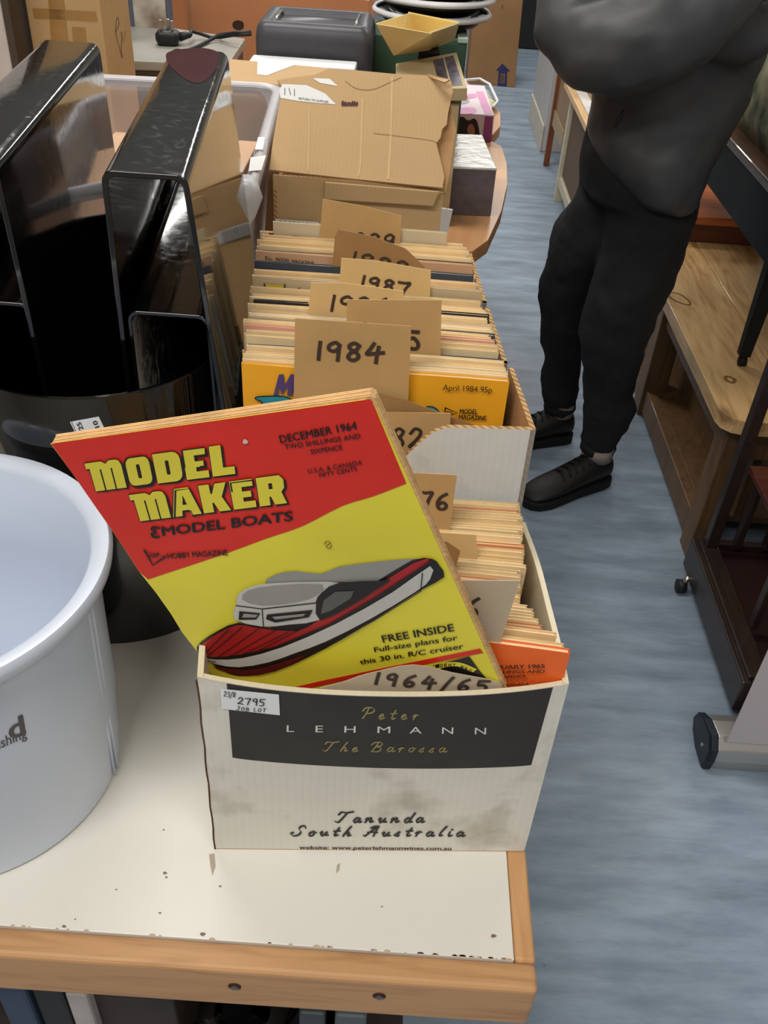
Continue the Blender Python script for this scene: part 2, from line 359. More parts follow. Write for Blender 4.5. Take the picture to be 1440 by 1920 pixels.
for nm, a, b, m in (('floor', (XL, YB, -.1), (XR, YF, 0), floor_mat()), ('ceiling', (XL, YB, ZC), (XR, YF, ZC+.1), mat('ceiling_paint', (225, 222, 214), .9, .02)),
                    ('wall_back', (XL, YF, 0), (XR, YF+.1, ZC), wallm), ('wall_front', (XL, YB-.1, 0), (XR, YB, ZC), wallm),
                    ('wall_left', (XL-.1, YB, 0), (XL, YF, ZC), wallm), ('wall_right', (XR, YB, 0), (XR+.1, YF, ZC), wallm)):
    props(MB().box(a, b).make(nm, m), kind='structure')
# ------------------------------------------------------------------ front table
pine = wood('pine_lipping', (190, 144, 98), (146, 100, 60), .5, 'X', 10, .1, .3)
pineY = wood('pine_lipping_side', (200, 152, 102), (158, 110, 68), .5, 'Y', 10, .1, .3)
TZ = .75
lam = mat('white_laminate', (222, 218, 208), .42, .02, 5, .05, 300)
def spots(m):
    N = m.node_tree.nodes; L = m.node_tree.links; b = N['Principled BSDF']; base = b.inputs['Base Color'].links[0].from_socket
    tc = N.new('ShaderNodeTexCoord'); v = N.new('ShaderNodeTexVoronoi'); v.inputs['Scale'].default_value = 14; v.inputs['Randomness'].default_value = 1; L.new(tc.outputs['Object'], v.inputs['Vector'])
    r = N.new('ShaderNodeValToRGB'); r.color_ramp.elements[0].position = .025; r.color_ramp.elements[0].color = (.42, .38, .34, 1); r.color_ramp.elements[1].position = .045; r.color_ramp.elements[1].color = (1, 1, 1, 1); L.new(v.outputs['Distance'], r.inputs[0])
    m2 = N.new('ShaderNodeMix'); m2.data_type = 'RGBA'; m2.blend_type = 'MULTIPLY'; m2.inputs[0].default_value = .8; L.new(base, m2.inputs[6]); L.new(r.outputs[0], m2.inputs[7]); L.new(m2.outputs[2], b.inputs['Base Color'])
spots(lam)
yo = gz(500, 1825, TZ).y; yi = gz(500, 1769, TZ).y; xi = gz(957, 1700, TZ).x; xo = gz(996, 1700, TZ).x; yb = 1.62; zb = gy(500, 1890, yo).z
t = thing('trestle_table', 'white laminate-topped table with pine edging in the foreground, holding the boxed magazines', 'table', (-.6, .9, 0))
MB().box((-1.6, yi, TZ-.02), (xi, yb, TZ)).make('table_top', lam, t, bevel=.0006)
# chipped laminate edge along the front
ch = MB()
for i in range(46):
    x = random.uniform(-.26, xi-.004) if i < 16 else xi-abs(random.gauss(0, .07)); w = random.uniform(.0008, .0026); a = [V((x+w*math.cos(k), yi+abs(w*.55*math.sin(k))+.0001, TZ+.0001)) for k in (0, .8, 1.6, 2.4, 3.14)]
    ch.slab(a, (0, 0, .0004))
props(ch.make('chipped_edge', mat('raw_chipboard', (196, 164, 132), .9), t), kind='stuff')
MB().box((-1.6, yo, zb), (xo, yi-.0004, TZ-.0002)).make('front_edging', pine, t, bevel=.004, seg=3)
MB().box((xi+.0004, yi-.0002, zb), (xo, yb, TZ-.0004)).make('side_edging', pineY, t, bevel=.003, seg=3)
sc_m = mat('screw_steel', (150, 140, 130), .3, .1, metal=1)
for p in ((440, 1850), (711, 1868)):
    q = gy(*p, yo)
    o = MB().tube([q+V((0, .002, 0)), q-V((0, .0012, 0)), q-V((0, .0018, 0))], [.0032, .0032, .002], 14).make('screw', sc_m, t)
    MB().tube([q+V((0, .001, .0007)), q-V((0, .0004, -.0007))], [.0048, .0048], 14).make('screw_hole', mat('dark_hole', (70, 40, 22), .9), t)
for x, y in ((-1.52, yo+.06), (-1.52, yb-.08), (xi-.03, yb-.08)):
    MB().box((x-.025, y-.025, 0), (x+.025, y+.025, zb+.02)).make('leg', pineY, t, bevel=.003)
MB().box((-1.5, yo+.1, zb), (-1.45, yb-.1, TZ-.02)).make('rail', pineY, t)
F = Face((0, 0, TZ+.0001), (0, 0, 1)); p = Print(F)
for x, y, r in ((307, 1556, 1.5), (309, 1637, 3), (312, 1645, 2), (120, 1737, 3), (141, 1724, 1.5), (300, 1712, 2), (380, 1752, 4), (413, 1662, 2), (925, 1755, 4), (716, 1700, 1.5), (218, 1668, 1.5)):
    p.poly([(x+r*1.3*math.cos(a)*(1+.3*math.sin(3*a+x)), y+r*.9*math.sin(a)) for a in (0, .8, 1.6, 2.4, 3.2, 4, 4.8, 5.6)], 1)
props(p.make('surface_speck', mat('speck_brown', (128, 108, 96), .7), t), kind='stuff')
p = Print(F); p.poly([(392, 1602), (402, 1600), (404, 1625), (398, 1642), (394, 1620)], 1); p.poly([(632, 1622), (638, 1618), (636, 1632), (630, 1638)], 1); props(p.make('brown_smear', mat('smear_brown', (176, 160, 142), .7), t), kind='stuff')
# things on the shelf below the table
zs = .44
sh = thing('low_shelf_unit', 'dark low shelf unit tucked under the front of the white table', 'shelf', (-.4, .6, 0))
xs = gz(722, 1912, .5).x
dk = mat('dark_shelf', (46, 38, 34), .5)
MB().box((-1.3, .33, zs-.02), (xs+.02, .95, zs)).make('shelf', dk, sh)
for x in (-1.3, xs):
    MB().box((x, .33, 0), (x+.02, .95, zs-.02)).make('side_panel', dk, sh)
def under(name, label, cat, px0, px1, z1, y0, y1, m, z0=zs):
    a = gz(px0, 1900, z1); b = gz(px1, 1906, z1)
    return props(MB().box((a.x, y0, z0), (b.x, y1, z1)).make(name, m, None, bevel=.003, org=((a.x+b.x)/2, y0, z0)), label, cat)
under('book', 'blue book on the shelf under the white table, at the left', 'book', -30, 30, .62, .335, .5, mat('blue_book', (52, 66, 88), .5))
under('book', 'black book standing beside the blue book under the table', 'book', 38, 100, .62, .338, .5, mat('black_book', (30, 22, 20), .5))
under('ring_binder', 'white paper folder under the table, between dark books', 'folder', 108, 150, .62, .335, .5, mat('white_folder', (180, 172, 168), .6))
under('cash_tray', 'dark brown box under the table to the right of the white folder', 'box', 154, 318, .60, .345, .46, mat('brown_box_dark', (56, 44, 36), .6, .15, 30))
gb = gz(410, 1925, .6)
glass = mat('clear_glass', (235, 240, 238), .03, 0, trans=1., ior=1.45)
o = MB().lathe([(.0, 0), (.03, 0), (.05, .02), (.062, .06), (.066, .09), (.064, .09), (.058, .06), (.046, .024), (.02, .006), (0, .006)], (gb.x, .405, zs+.0), 40).make('glass_bowl', glass, None, True, org=(gb.x, .405, zs+.0))
props(o, 'clear glass bowl on the shelf under the white table', 'bowl')
under('box', 'dark grey box under the table between the glass bowl and the shelf end', 'box', 560, 610, .6, .34, .5, mat('greybox', (60, 66, 70), .5))
under('box', 'slate grey box at the right end of the shelf under the table', 'box', 628, 688, .6, .34, .5, mat('slatebox', (84, 92, 98), .5))
# ------------------------------------------------------------------ light blue tub
tc = V((-.323, .46, TZ)); tubm = mat('pale_blue_plastic', (204, 212, 226), .33, .02, 8, .03, 120, coat=.1); tubm.node_tree.nodes['Principled BSDF'].inputs['Subsurface Weight'].default_value = .0
t = thing('plastic_tub', 'round pale blue plastic tub with a rolled rim at the left edge of the table', 'tub', tc)
zr = .222
prof = [(0, 0), (.109, 0), (.1135, .003), (.1165, .06), (.1185, .075), (.1195, .14), (.121, .195), (.1215, zr-.012), (.1215, zr-.012), (.1300, zr-.014), (.1335, zr-.009), (.1345, zr-.003), (.132, zr+.001), (.127, zr+.0015), (.1215, zr-.001), (.1180, zr-.006), (.1165, .14), (.111, .01), (.108, .004), (0, .004)]
o = MB().lathe(prof, tc, 96).make('tub_body', tubm, t, True); smooth_auto(o, 50)
rb = MB()
for a in (-.06, .0):
    rb.tube([tc+V(((.1150+.0055*h/.19)*math.cos(a), (.1150+.0055*h/.19)*math.sin(a), h)) for h in (.004, .06, .12, .19)], .0012, 8)
rb.make('moulding_rib', tubm, t, True)
class Cyl:
    def __init__(s, c, r0, r1, z0, z1): s.c, s.r0, s.r1, s.z0, s.z1 = V(c), r0, r1, z0, z1; s.b = True; s.n = V((0, -1, 0))
    def hit(s, px, py, off=0.):
        d = ray(px, py).normalized(); r = s.r0
        for _ in range(8):
            a = d.x**2+d.y**2; ox, oy = C0.x-s.c.x, C0.y-s.c.y; b = d.x*ox+d.y*oy; c = ox*ox+oy*oy-(r+off)**2; D = max(b*b-a*c, 0); k = (-b-math.sqrt(D))/a
            q = C0+d*k; r = s.r0+(s.r1-s.r0)*(q.z-s.z0)/(s.z1-s.z0)
        return q
ink = mat('printed_ink', (38, 36, 36), .6)
gk = mat('grey_ink', (92, 84, 86), .5)
F = Cyl(tc, .1165, .1215, TZ+.05, TZ+zr)
p = Print(F); p.n = None
p.text('brand', (-190, 1476), (47, 1376), (-196, 1440), 3, bold=.03, sp=1.7)
p.text('furnishing', (-42, 1422), (51, 1382), (-45, 1403), 3, bold=.01)
p.make('printed_lettering', gk, t)
# ------------------------------------------------------------------ black acrylic rack with a rounded pocket
acr = mat('black_acrylic', (9, 8, 8), .05, .1, 40, 0, coat=.5, spec=.5, ior=1.55)
def scratches(m):
    N = m.node_tree.nodes; L = m.node_tree.links; b = N['Principled BSDF']
    tcn = N.new('ShaderNodeTexCoord'); n = N.new('ShaderNodeTexNoise'); n.inputs['Scale'].default_value = 30; n.inputs['Detail'].default_value = 8; n.inputs['Distortion'].default_value = 3; L.new(tcn.outputs['Object'], n.inputs[0])
    r = N.new('ShaderNodeMapRange'); r.inputs['From Min'].default_value = .45; r.inputs['From Max'].default_value = .8; r.inputs['To Min'].default_value = .04; r.inputs['To Max'].default_value = .22; L.new(n.outputs[0], r.inputs['Value']); L.new(r.outputs[0], b.inputs['Roughness'])
scratches(acr)
t = thing('magazine_rack', 'tall black acrylic rack with arched dividers and rounded front pocket, left of the magazine boxes', 'rack', (-.256, .72, TZ))
YAW = math.atan(.107)
def arch(xl, y0, ztop, w, length, splay_r, splay_l, zbot, th=.004, r=.008, name='arch_divider'):
    """bent sheet: top plate with rounded bends and two legs, extruded along the rack"""
    def outline(e):
        pts = []; h = ztop-zbot
        a = V((w-e+splay_r*1., -h)); b = V((w-e, -r-e*0)); rr = r-e*.6
        pts.append((w-e+splay_r, -h)); 
        for k in range(5):
            an = k/4*math.pi/2; pts.append((w-e-rr+rr*math.cos(an), -e-rr+rr*math.sin(an)))
        for k in range(5):
            an = math.pi/2+k/4*math.pi/2; pts.append((e+rr+rr*math.cos(an), -e-rr+rr*math.sin(an)))
        pts.append((e-splay_l, -h)); return pts
    O, I = outline(0), outline(th); loop = O+I[::-1]
    d = V((-math.sin(YAW), math.cos(YAW), 0)); u = V((1, 0, 0)); ms = MB()
    f0 = [V((xl, y0, ztop))+u*p[0]+V((0, 0, p[1])) for p in loop]; f1 = [q+d*length for q in f0]
    n = len(loop); m = n//2; v = f0+f1; f = [(i, (i+1) % n, n+(i+1) % n, n+i) for i in range(n)]
    for i in range(m-1): f += [(i, i+1, n-2-i, n-1-i), (n+i, n+n-1-i, n+n-2-i, n+i+1)]
    ms.add(v, f); o = ms.make(name, acr, t, bevel=.0008); return o
ZA = 1.183
o1 = arch(-.2195, .655, ZA, .0635, .405, .037, .008, TZ+.006, .0045, .009)
o2 = arch(-.357, .655, ZA, .0635, .405, .010, .004, TZ+.006, .0045, .009)
o3 = arch(-.2155, .66, 1.072, .0665, .38, .006, .003, TZ+.006, .0035, .009, 'inner_arch')
o4 = arch(-.351, .66, 1.072, .0595, .38, .006, .003, TZ+.006, .0035, .009, 'inner_arch')
for o in (o1, o2, o3, o4): smooth_auto(o, 40)
pc = V((-.266, .7216, TZ)); zp = .272; a0, a1 = math.radians(180+20), math.radians(360-14)
pr = .1205
o = MB().lathe([(pr, 0), (pr, zp-.0015), (pr-.001, zp), (pr-.0035, zp), (pr-.0042, zp-.0015), (pr-.004, 0)], pc, 72, a0, a1, closed=True).make('curved_pocket', acr, t, True); smooth_auto(o, 40)
mb = MB(); mb.slab([pc+V((pr*math.cos(a0+(a1-a0)*k/40), pr*math.sin(a0+(a1-a0)*k/40), 0)) for k in range(41)]+[V((-.19, 1.05, TZ)), V((-.39, 1.03, TZ))], (0, 0, .006)); mb.make('base', acr, t)
zq = gy(200, 393, 1.04).z
MB().hexa([V((-.385, 1.028, TZ+.006)), V((-.215, 1.046, TZ+.006)), V((-.2153, 1.050, TZ+.006)), V((-.3853, 1.032, TZ+.006))], [V((-.385, 1.028, zq)), V((-.215, 1.046, zq)), V((-.2153, 1.050, zq)), V((-.3853, 1.032, zq))]).make('back_panel', acr, t)
# red reflection painted flat at the far end of the top plate
F = Face((0, 0, ZA), (0, 0, 1)); F.n = V((0, 0, 1))
p = Print(F); p.poly(catmull([(318, 97), (372, 90), (408, 98), (408, 120), (398, 140), (376, 156), (350, 150), (325, 130), (312, 112)], 4, True), 1)
p.make('painted_red_reflection', mat('dark_red_reflection', (70, 22, 30), .12), t)
wht = mat('label_white', (226, 228, 232), .6, .02)
F = Cyl(pc, pr, pr, TZ, TZ+zp)
p = Print(F); p.quad([(131, 791), (185, 781), (214, 840), (160, 850)], 1, n=6, m=6)
p.make('price_label', wht, t)
p = Print(F)
p.text('11/25', (163, 821), (151, 791), (155, 824), 3, bold=.02); p.text('410', (191, 811), (181, 788), (183, 814), 3, bold=.02); p.line([(134, 791), (146, 819)], .0004, 3)
o = p.make('label_lettering', ink, t); o.name = 'label_lettering'
# ------------------------------------------------------------------ open cardboard boxes of magazines
kraft = board('kraft_board', (186, 148, 98)); kraft2 = board('kraft_inside', (176, 134, 88))
whiteb = board('white_board', (222, 218, 208), (150, 138, 122)); creamin = board('cream_inside', (226, 214, 184)); greyb = board('grey_white_board', (206, 208, 206), (150, 150, 148))
FL = flute_mat()
def panel(name, par, c0, c1, ztop, th, inward, mo, mi, n=12, m=4, bulge=None, prof=None, zb=TZ+.001, fe=None):
    """upright cardboard sheet from c0 to c1 (outer face), thickness towards 'inward'; prof(s) gives the top height; bulge(s,h) pushes it outwards"""
    c0, c1 = V(c0), V(c1); w = V(inward).normalized(); v = []; f = []; mt = []
    def pt(s, h, k):
        zt = prof(s) if prof else ztop
        q = c0+(c1-c0)*s; z = zb+(zt-zb)*h; b = bulge(s, (z-TZ)/.217) if bulge else 0
        return V((q.x, q.y, z))-w*b+w*(th if k else 0)
    for k in (0, 1):
        for j in range(m+1):
            for i in range(n+1): v.append(pt(i/n, j/m, k))
    K = (n+1)*(m+1); 
    for k in (0, 1):
        for j in range(m):
            for i in range(n): a = k*K+j*(n+1)+i; f.append((a, a+1, a+n+2, a+n+1)); mt.append(k)
    for i in range(n): 
        a = m*(n+1)+i; f.append((a, a+1, K+a+1, K+a)); mt.append(2); f.append((i, i+1, K+i+1, K+i)); mt.append(2)
    for j in range(m):
        for i in (0, n): a = j*(n+1)+i; f.append((a, a+n+1, K+a+n+1, K+a)); mt.append(2)
    o = MB(); o.v = v; o.f = f; o.mi = mt; return o.make(name, [mo, mi, fe or FL], par)
# ---- front box
A0, A1 = gz(404, 1592, TZ), gz(983, 1597, TZ); fn = V((A1-A0).yx.to_3d()); fn = V((-(A1-A0).y, (A1-A0).x, 0)).normalized()   # points into the box
AZT = .949; ex = (A1-A0).normalized(); AW = (A1-A0).length
ab = gz(985, 977, AZT)
AD = (ab-A1).dot(fn); sk = (ab-A1).dot(ex)
B1 = A1+fn*AD+ex*sk; B0 = A0+fn*AD+ex*sk
tA = thing('magazine_box', 'white wine carton with a black printed band, front box of magazines on the table', 'box', (A0+A1+B0+B1)/4)
bA = lambda s, h: .0105*(1-(2*s-1)**2)*max(0, h)**1.4
bAq = lambda q: bA(max(0, min(1, (q-A0).dot(ex)/AW)), (q.z-TZ)/.217)
ap = lambda s: AZT-.0006*math.sin(s*9)-.006*math.sin(math.pi*s)**.8*(1 if 0 < s < 1 else 0)
panel('front_panel', tA, A0, A1, AZT, .004, fn, whiteb, creamin, 30, 12, bA, ap, fe=creamin)
panel('side_panel', tA, A1, B1, AZT, .004, -ex, whiteb, creamin, 14, 5, lambda s, h: .003*math.sin(s*3.14)*h, lambda s: AZT+.001*math.sin(s*11), fe=creamin)
panel('side_panel', tA, A0, B0, AZT, .004, ex, whiteb, creamin, 14, 5, lambda s, h: .004*math.sin(s*3.14)*h, fe=creamin)
panel('back_panel', tA, B0, B1, AZT-.004, .004, -fn, whiteb, creamin)
MB().hexa([A0, A1, B1, B0], [q+V((0, 0, .004)) for q in (A0, A1, B1, B0)]).make('base_panel', kraft, tA)
# worn raw edge down the left corner and a torn upper right corner
mb = MB(); pts = [gz(404, 1592, TZ)-ex*.0016+V((0, 0, .002))]
pts = [A0-ex*(.0002+.0004*math.sin(k*1.9))+V((0, .0005, .195*k/14)) for k in range(15)]
mb.tube(pts, .0009, 6).make('worn_corner', mat('worn_brown', (96, 66, 44), .9, .3, 90), tA)
F = Face(A0, -fn, bAq)
p = Print(F); sb = [(F.hit(*q)-A0).dot(ex)/AW for q in ((425, 1280), (1035, 1295), (996, 1434), (436, 1420))]; zbl, zbr = F.hit(436, 1420).z, F.hit(996, 1434).z; bv = []
for j in range(9):
    for i in range(31):
        u = i/30; w_ = j/8; s_ = (sb[0]*(1-u)+sb[1]*u)*(1-w_)+(sb[3]*(1-u)+sb[2]*u)*w_; z_ = (ap(s_)-.0004)*(1-w_)+(zbl*(1-u)+zbr*u-.0035*math.sin(math.pi*u)**.6)*w_
        q = A0+ex*AW*s_; bv.append(V((q.x, q.y, z_))-fn*(bA(s_, (z_-TZ)/.217)+LAY))
p.add(bv, [(j*31+i, j*31+i+1, j*31+i+32, j*31+i+31) for j in range(8) for i in range(30)])
p.make('black_band', mat('black_band_print', (52, 50, 48), .7, .08, 40), tA)
p = Print(F)
for ch_, x in zip('LEHMANN', (355, 463, 571, 695, 815, 937, 1060)):
    x0 = 360+x/2; w = {'L': 14, 'E': 14, 'H': 21, 'M': 24, 'A': 23, 'N': 21}[ch_]; y = 1371+(x-355)/752*5
    p.text(ch_, (x0, y), (x0+w, y+.2), (x0+.5, y-12.5), 2, bold=.0)
p.make('white_lettering', mat('white_ink', (222, 218, 208), .6), tA)
p = Print(F)
p.strokes(SCR, 'Peter', (677, 1346), (782, 1348), (682, 1326), .0014, 2, gap=.55, nibang=.5)
p.make('gold_script_lettering', mat('gold_ink', (150, 138, 92), .6), tA); p = Print(F)
p.strokes(SCR, 'The Barossa', (605, 1407), (834, 1409), (610, 1390), .0013, 2, gap=.4, nibang=.5)
p.make('gold_script_lettering', mat('gold_ink', (150, 138, 92), .6), tA)
p = Print(F)
p.strokes(SCR, 'Tanunda', (628, 1541), (791, 1541), (636, 1522), .0022, 2, gap=.42, nibang=.4)
p.make('black_lettering', ink, tA); p = Print(F)
p.strokes(SCR, 'South Australia', (544, 1566), (867, 1567), (551, 1548), .0022, 2, gap=.42, nibang=.4)
p.make('black_lettering', ink, tA); p = Print(F)
p.text('website: www.peterlehmannwines.com.au', (561, 1591), (846, 1593), (561.5, 1585), 2, bold=.02)
p.make('black_lettering', ink, tA)
p = Print(F); p.quad([(413, 1289), (523, 1300), (525, 1339), (416, 1327)], 4, n=6, m=4)
st = p.make('lot_sticker', wht, tA)
p = Print(F)
p.strokes(DIG, '23/11', (420, 1302), (441, 1304), (421, 1293), .0005, 6); p.strokes(DIG, '2795', (446, 1316), (496, 1320), (447, 1304), .0008, 6); p.strokes(DIG, 'JOB LOT', (444, 1328), (498, 1332), (445, 1321), .0005, 6)
p.make('sticker_handwriting', ink, st)
# ---- the three kraft boxes behind it
def mbox(name, label, fr, frz, br, zt, w, yaw, mo, mi, front=None, left=None):
    """fr, br: picture points of the front/back upper right corners"""
    R1 = gz(*fr, zt); R2 = gz(*br, zt); R1.z = R2.z = TZ
    e = V((math.cos(yaw), math.sin(yaw), 0)); n = V((-e.y, e.x, 0)); L1 = R1-e*w; L2 = R2-e*w
    th = thing(name, label, 'box', (R1+R2+L1+L2)/4)
    panel('front_panel', th, L1, R1, zt, .004, n, mo, mi, 24, 4, None, front)
    panel('side_panel', th, R1, R2, zt, .004, -e, mo, mi, 8, 3)
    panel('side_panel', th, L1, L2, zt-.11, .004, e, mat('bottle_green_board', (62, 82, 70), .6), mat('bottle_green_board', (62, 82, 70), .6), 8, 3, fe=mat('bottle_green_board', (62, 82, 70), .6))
    panel('back_panel', th, L2, R2, zt-.09, .004, -n, mo, mi)
    return th, L1, R1, L2, R2
zB = 1.035
def frontB(s): # curved cut-away on the left of the front panel
    pts = [(0, .93), (.42, .935), (.5, .96), (.56, 1.000), (.61, 1.016), (.66, zB-.006), (.71, zB-.001), (1, zB)]
    for (a, za), (b, zb_) in zip(pts, pts[1:]):
        if a <= s <= b: return za+(zb_-za)*(s-a)/(b-a)
    return zB
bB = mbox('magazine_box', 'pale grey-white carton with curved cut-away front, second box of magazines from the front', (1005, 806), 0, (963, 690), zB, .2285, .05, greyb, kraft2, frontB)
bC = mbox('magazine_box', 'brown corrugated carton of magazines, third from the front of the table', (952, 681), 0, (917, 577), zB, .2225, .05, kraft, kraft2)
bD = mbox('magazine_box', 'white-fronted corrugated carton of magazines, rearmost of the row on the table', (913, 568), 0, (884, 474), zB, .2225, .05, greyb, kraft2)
# ---- magazines: prototype, then copies
def shade(c, k): return tuple(max(0, min(255, int(v*k))) for v in c)
pagem = mat('cream_pages', (250, 222, 172), .85, .05, 6, .6, 400, stretch=(.02, 6, .2), rand=.07)
pagem2 = mat('pale_pages', (248, 226, 184), .85, .05, 6, .6, 400, stretch=(.02, 6, .2), rand=.07)
COVC = [(226, 196, 146), (232, 206, 160), (206, 140, 96), (222, 182, 90), (60, 70, 84), (228, 212, 186), (214, 158, 138), (216, 192, 148), (120, 60, 60), (40, 38, 42), (110, 140, 134), (210, 200, 60)]
def wave(x): return .0011*math.sin(x*16+.6)+.0005*math.sin(x*41)
def magazine(w, h, t, cov, pages, label, group, name='magazine'):
    root = thing(name, label, 'magazine', (0, 0, 0), group)
    n = 8
    def sheet(mb, yo, z0, z1, x0, x1, th):
        lo = []; 
        for i in range(n+1):
            x = x0+(x1-x0)*i/n; k = min(1, .45+.55*(x+w/2)/(w*.25)); y = wave(x)+yo*k
            lo.append((x, y))
        mb.loft([[V((x, y-th/2*1, z0)), V((x, y+th/2, z0)), V((x, y+th/2, z1)), V((x, y-th/2, z1))] for x, y in lo])
    pm = MB(); sheet(pm, 0, .0005, h-.0012, -w/2+.0006, w/2-.001, t*.86)
    # taper of the block towards the spine
    for q in pm.v:
        k = min(1, .40+.55*(q.x+w/2)/(w*.25)); yc = wave(q.x); q.y = yc+(q.y-yc)*k
    pm.make('pages', pages, root, False)
    cm = MB()
    for sgn in (-1, 1):
        c2 = MB(); sheet(c2, sgn*t*.46, 0, h, -w/2, w/2, .00035); cm.add(c2.v, c2.f)
    c2 = MB(); y0 = wave(-w/2); c2.box((-w/2-.0006, y0-t*.24, 0), (-w/2+.0002, y0+t*.24, h)); cm.add(c2.v, c2.f)
    cm.make('cover', cov, root, False)
    return root
def dup(root, loc, label=None, group=None, rz=0., rx=0.):
    r = root.copy(); COL.objects.link(r); r.location = loc; r.rotation_euler = (rx, 0, rz)
    if label: r['label'] = label
    if group: r['group'] = group
    for c in list(root.children):
        d = c.copy(); COL.objects.link(d); d.parent = r
    return r
PROTO = {}
def proto(w, h, ci, pages, T=.0042):
    k = (w, h, ci, pages.name, T)
    if k not in PROTO:
        PROTO[k] = [magazine(w, h, T, mat('cover_%d' % ci, COVC[ci], .5, .08, 30), pages, 'x', 'x'), False]
    return PROTO[k]
def put_mag(w, h, ci, pages, T, loc, label, group, rz=0., rx=0.):
    P = proto(w, h, ci, pages, T)
    if not P[1]:
        P[1] = True; r = P[0]; r.location = loc; r.rotation_euler = (rx, 0, rz); r['label'] = label; r['group'] = group; return r
    return dup(P[0], loc, label, group, rz, rx)
def interp(x, xs, ys):
    for i in range(len(xs)-1):
        if x <= xs[i+1]: return ys[i]+(ys[i+1]-ys[i])*max(0, (x-xs[i]))/(xs[i+1]-xs[i])
    return ys[-1]
cw = [0, 1, 0, 1, 7, 5, 0, 1, 6, 1, 5, 1, 9, 1, 7, 0, 4, 5, 0, 1]
SKIP = []
def file_row(y0, y1, T, w, h, ztop, xr0, xr1, pages, seg, jz=.0035, jx=.003, zf=None, yaw=None, cols=None):
    """seg: [(y upper limit, label)]"""
    y = y0; i = 0; out = []
    while y < y1:
        s = (y-y0)/(y1-y0); xr = xr0+(xr1-xr0)*s if not callable(xr0) else xr0(y)
        lab = next(l for lim, l in seg if y <= lim)
        j = random.choice((0, 0, -1, 1, .3, -.5)); zt = (ztop if zf is None else zf(y))+jz*j
        z = TZ+.0055 if zt-h < TZ+.0055 else zt-h
        hh = h
        i += 1; cc = cols or cw; ci = cc[(i*7) % len(cc)]
        if any(abs(y-q) < T*.8 for q in SKIP): y += T*1.04; continue
        ya = yaw(s) if yaw else random.uniform(-.006, .006)+.002
        r = put_mag(w, hh, ci, pages, T, (xr-w/2+random.uniform(-jx, jx), y-math.sin(ya)*w/2, zt-h), lab, lab, ya)
        out.append(r); y += T*1.04
    return out
HM = .285
print('rows', gz(955, 712, 1.045), gz(450, 680, 1.045), gz(950, 680, 1.045), gz(915, 577, 1.045), gz(912, 570, 1.045), gz(885, 470, 1.045), gz(475, 470, 1.045))
yB = gz(700, 700, 1.045).y
SKIP += [gz(553, 476, 1.053).y, gz(635, 529, 1.053).y, gz(770, 545, 1.046).y, gz(673, 427, 1.057).y]
file_row(yB+.005, bB[4].y-.004, .0042, .210, HM, 1.045, gz(952, 708, 1.045).x, gz(945, 690, 1.045).x, pagem2, [(9, 'cream-edged magazine filed behind the yellow April 1984 issue in the second box')], jx=.001)
file_row(bC[2].y-.001, bC[4].y-.004, .0043, .210, HM, 1.045, gz(932, 665, 1.045).x, gz(905, 590, 1.045).x, pagem, [(gz(700, 605, 1.045).y, 'magazine in the third box, filed between the 1985 and 1986 cards'), (9, 'magazine in the third box, filed behind the 1986 card')])
dm = file_row(bD[2].y-.001, bD[4].y-.003, .0043, .210, HM, 1.045, gz(900, 558, 1.045).x, gz(872, 485, 1.045).x, pagem2, [(gz(700, 500, 1.045).y, 'magazine in the rearmost box, filed between the 1987 and 1988 cards'), (9, 'magazine in the rearmost box, filed behind the 1988 card')])
# box A
zA = .972
yJ = gz(1000, 1222, zA).y
xA = lambda y: interp(y, [gz(1000, q, zA).y for q in (1214, 1200, 1175, 1150, 1120, 1088, 1060, 977)], [gz(a, q, zA).x for a, q in ((1062, 1214), (1046, 1200), (1018, 1175), (1000, 1150), (966, 1120), (976, 1088), (982, 1060), (976, 977))])
yA1 = B1.y-.008
file_row(yJ+.0072, yA1, .0033, .202, .220, zA, xA, 0, pagem, [(gz(1000, 1195, zA).y, 'thin cream magazine between the orange January 1965 issue and the card ending in 6'), (gz(900, 1045, zA).y, 'thin 1960s magazine in the front box, filed behind the card ending in 6'), (gz(850, 997, zA).y, 'thin magazine in the front box, filed between the blank cream card and the 76 card'), (9, 'magazine in the front box, filed behind the 76 card')], jz=.003, jx=.0025, yaw=lambda s: -.07+.11*s, cols=[0, 1, 0, 7, 0, 1, 2, 0, 1, 0, 7, 0])
# ---- special magazines with printed fronts
def special(name, label, w, h, T, xr, y, zt, covcol, pages):
    r = magazine(w, h, T, mat('cover_'+name, covcol, .4, .05, 12, .1, 40), pages, label, None)
    r.location = (xr-w/2, y+.002*(name == 'january')*0, zt-h); bpy.context.view_layer.update(); return r
def kid(o, root):
    """hang a print made in room coordinates on an already placed thing"""
    bpy.context.view_layer.update(); iv = root.matrix_world.inverted()
    for v in o.data.vertices: v.co = iv @ v.co
    o.parent = root; o.location = (0, 0, 0); return o
xr = gz(955, 714, 1.047).x
m84 = special('april', 'magazine with a bright yellow cover dated April 1984, at the front of the second box', .211, HM, .005, xr, yB, 1.047, (240, 172, 40), pagem2)
F = Face((0, yB-.0037, 1), (0, -1, 0)); kb = mat('black_print', (34, 30, 28), .5)
p = Print(F)
p.text('April 1984 95p', (830, 731), (922, 736), (831, 720), 2); p.text('MODEL', (862, 775), (895, 776), (862.5, 766), 2, bold=.03); p.text('MAGAZINE', (860, 785), (911, 787), (861, 777), 2, bold=.03)
p.line([(835, 764), (833, 782), (857, 773), (835, 764)], .0012, 2); p.text('MAP', (837, 776), (850, 775), (837, 770), 2)
kid(p.make('cover_lettering', kb), m84)
p = Print(F); p.poly([(513, 741), (523, 702), (532, 701), (534, 722), (545, 701), (556, 702), (548, 741), (538, 741), (541, 722), (531, 738), (527, 738), (525, 722), (521, 741)], 2)
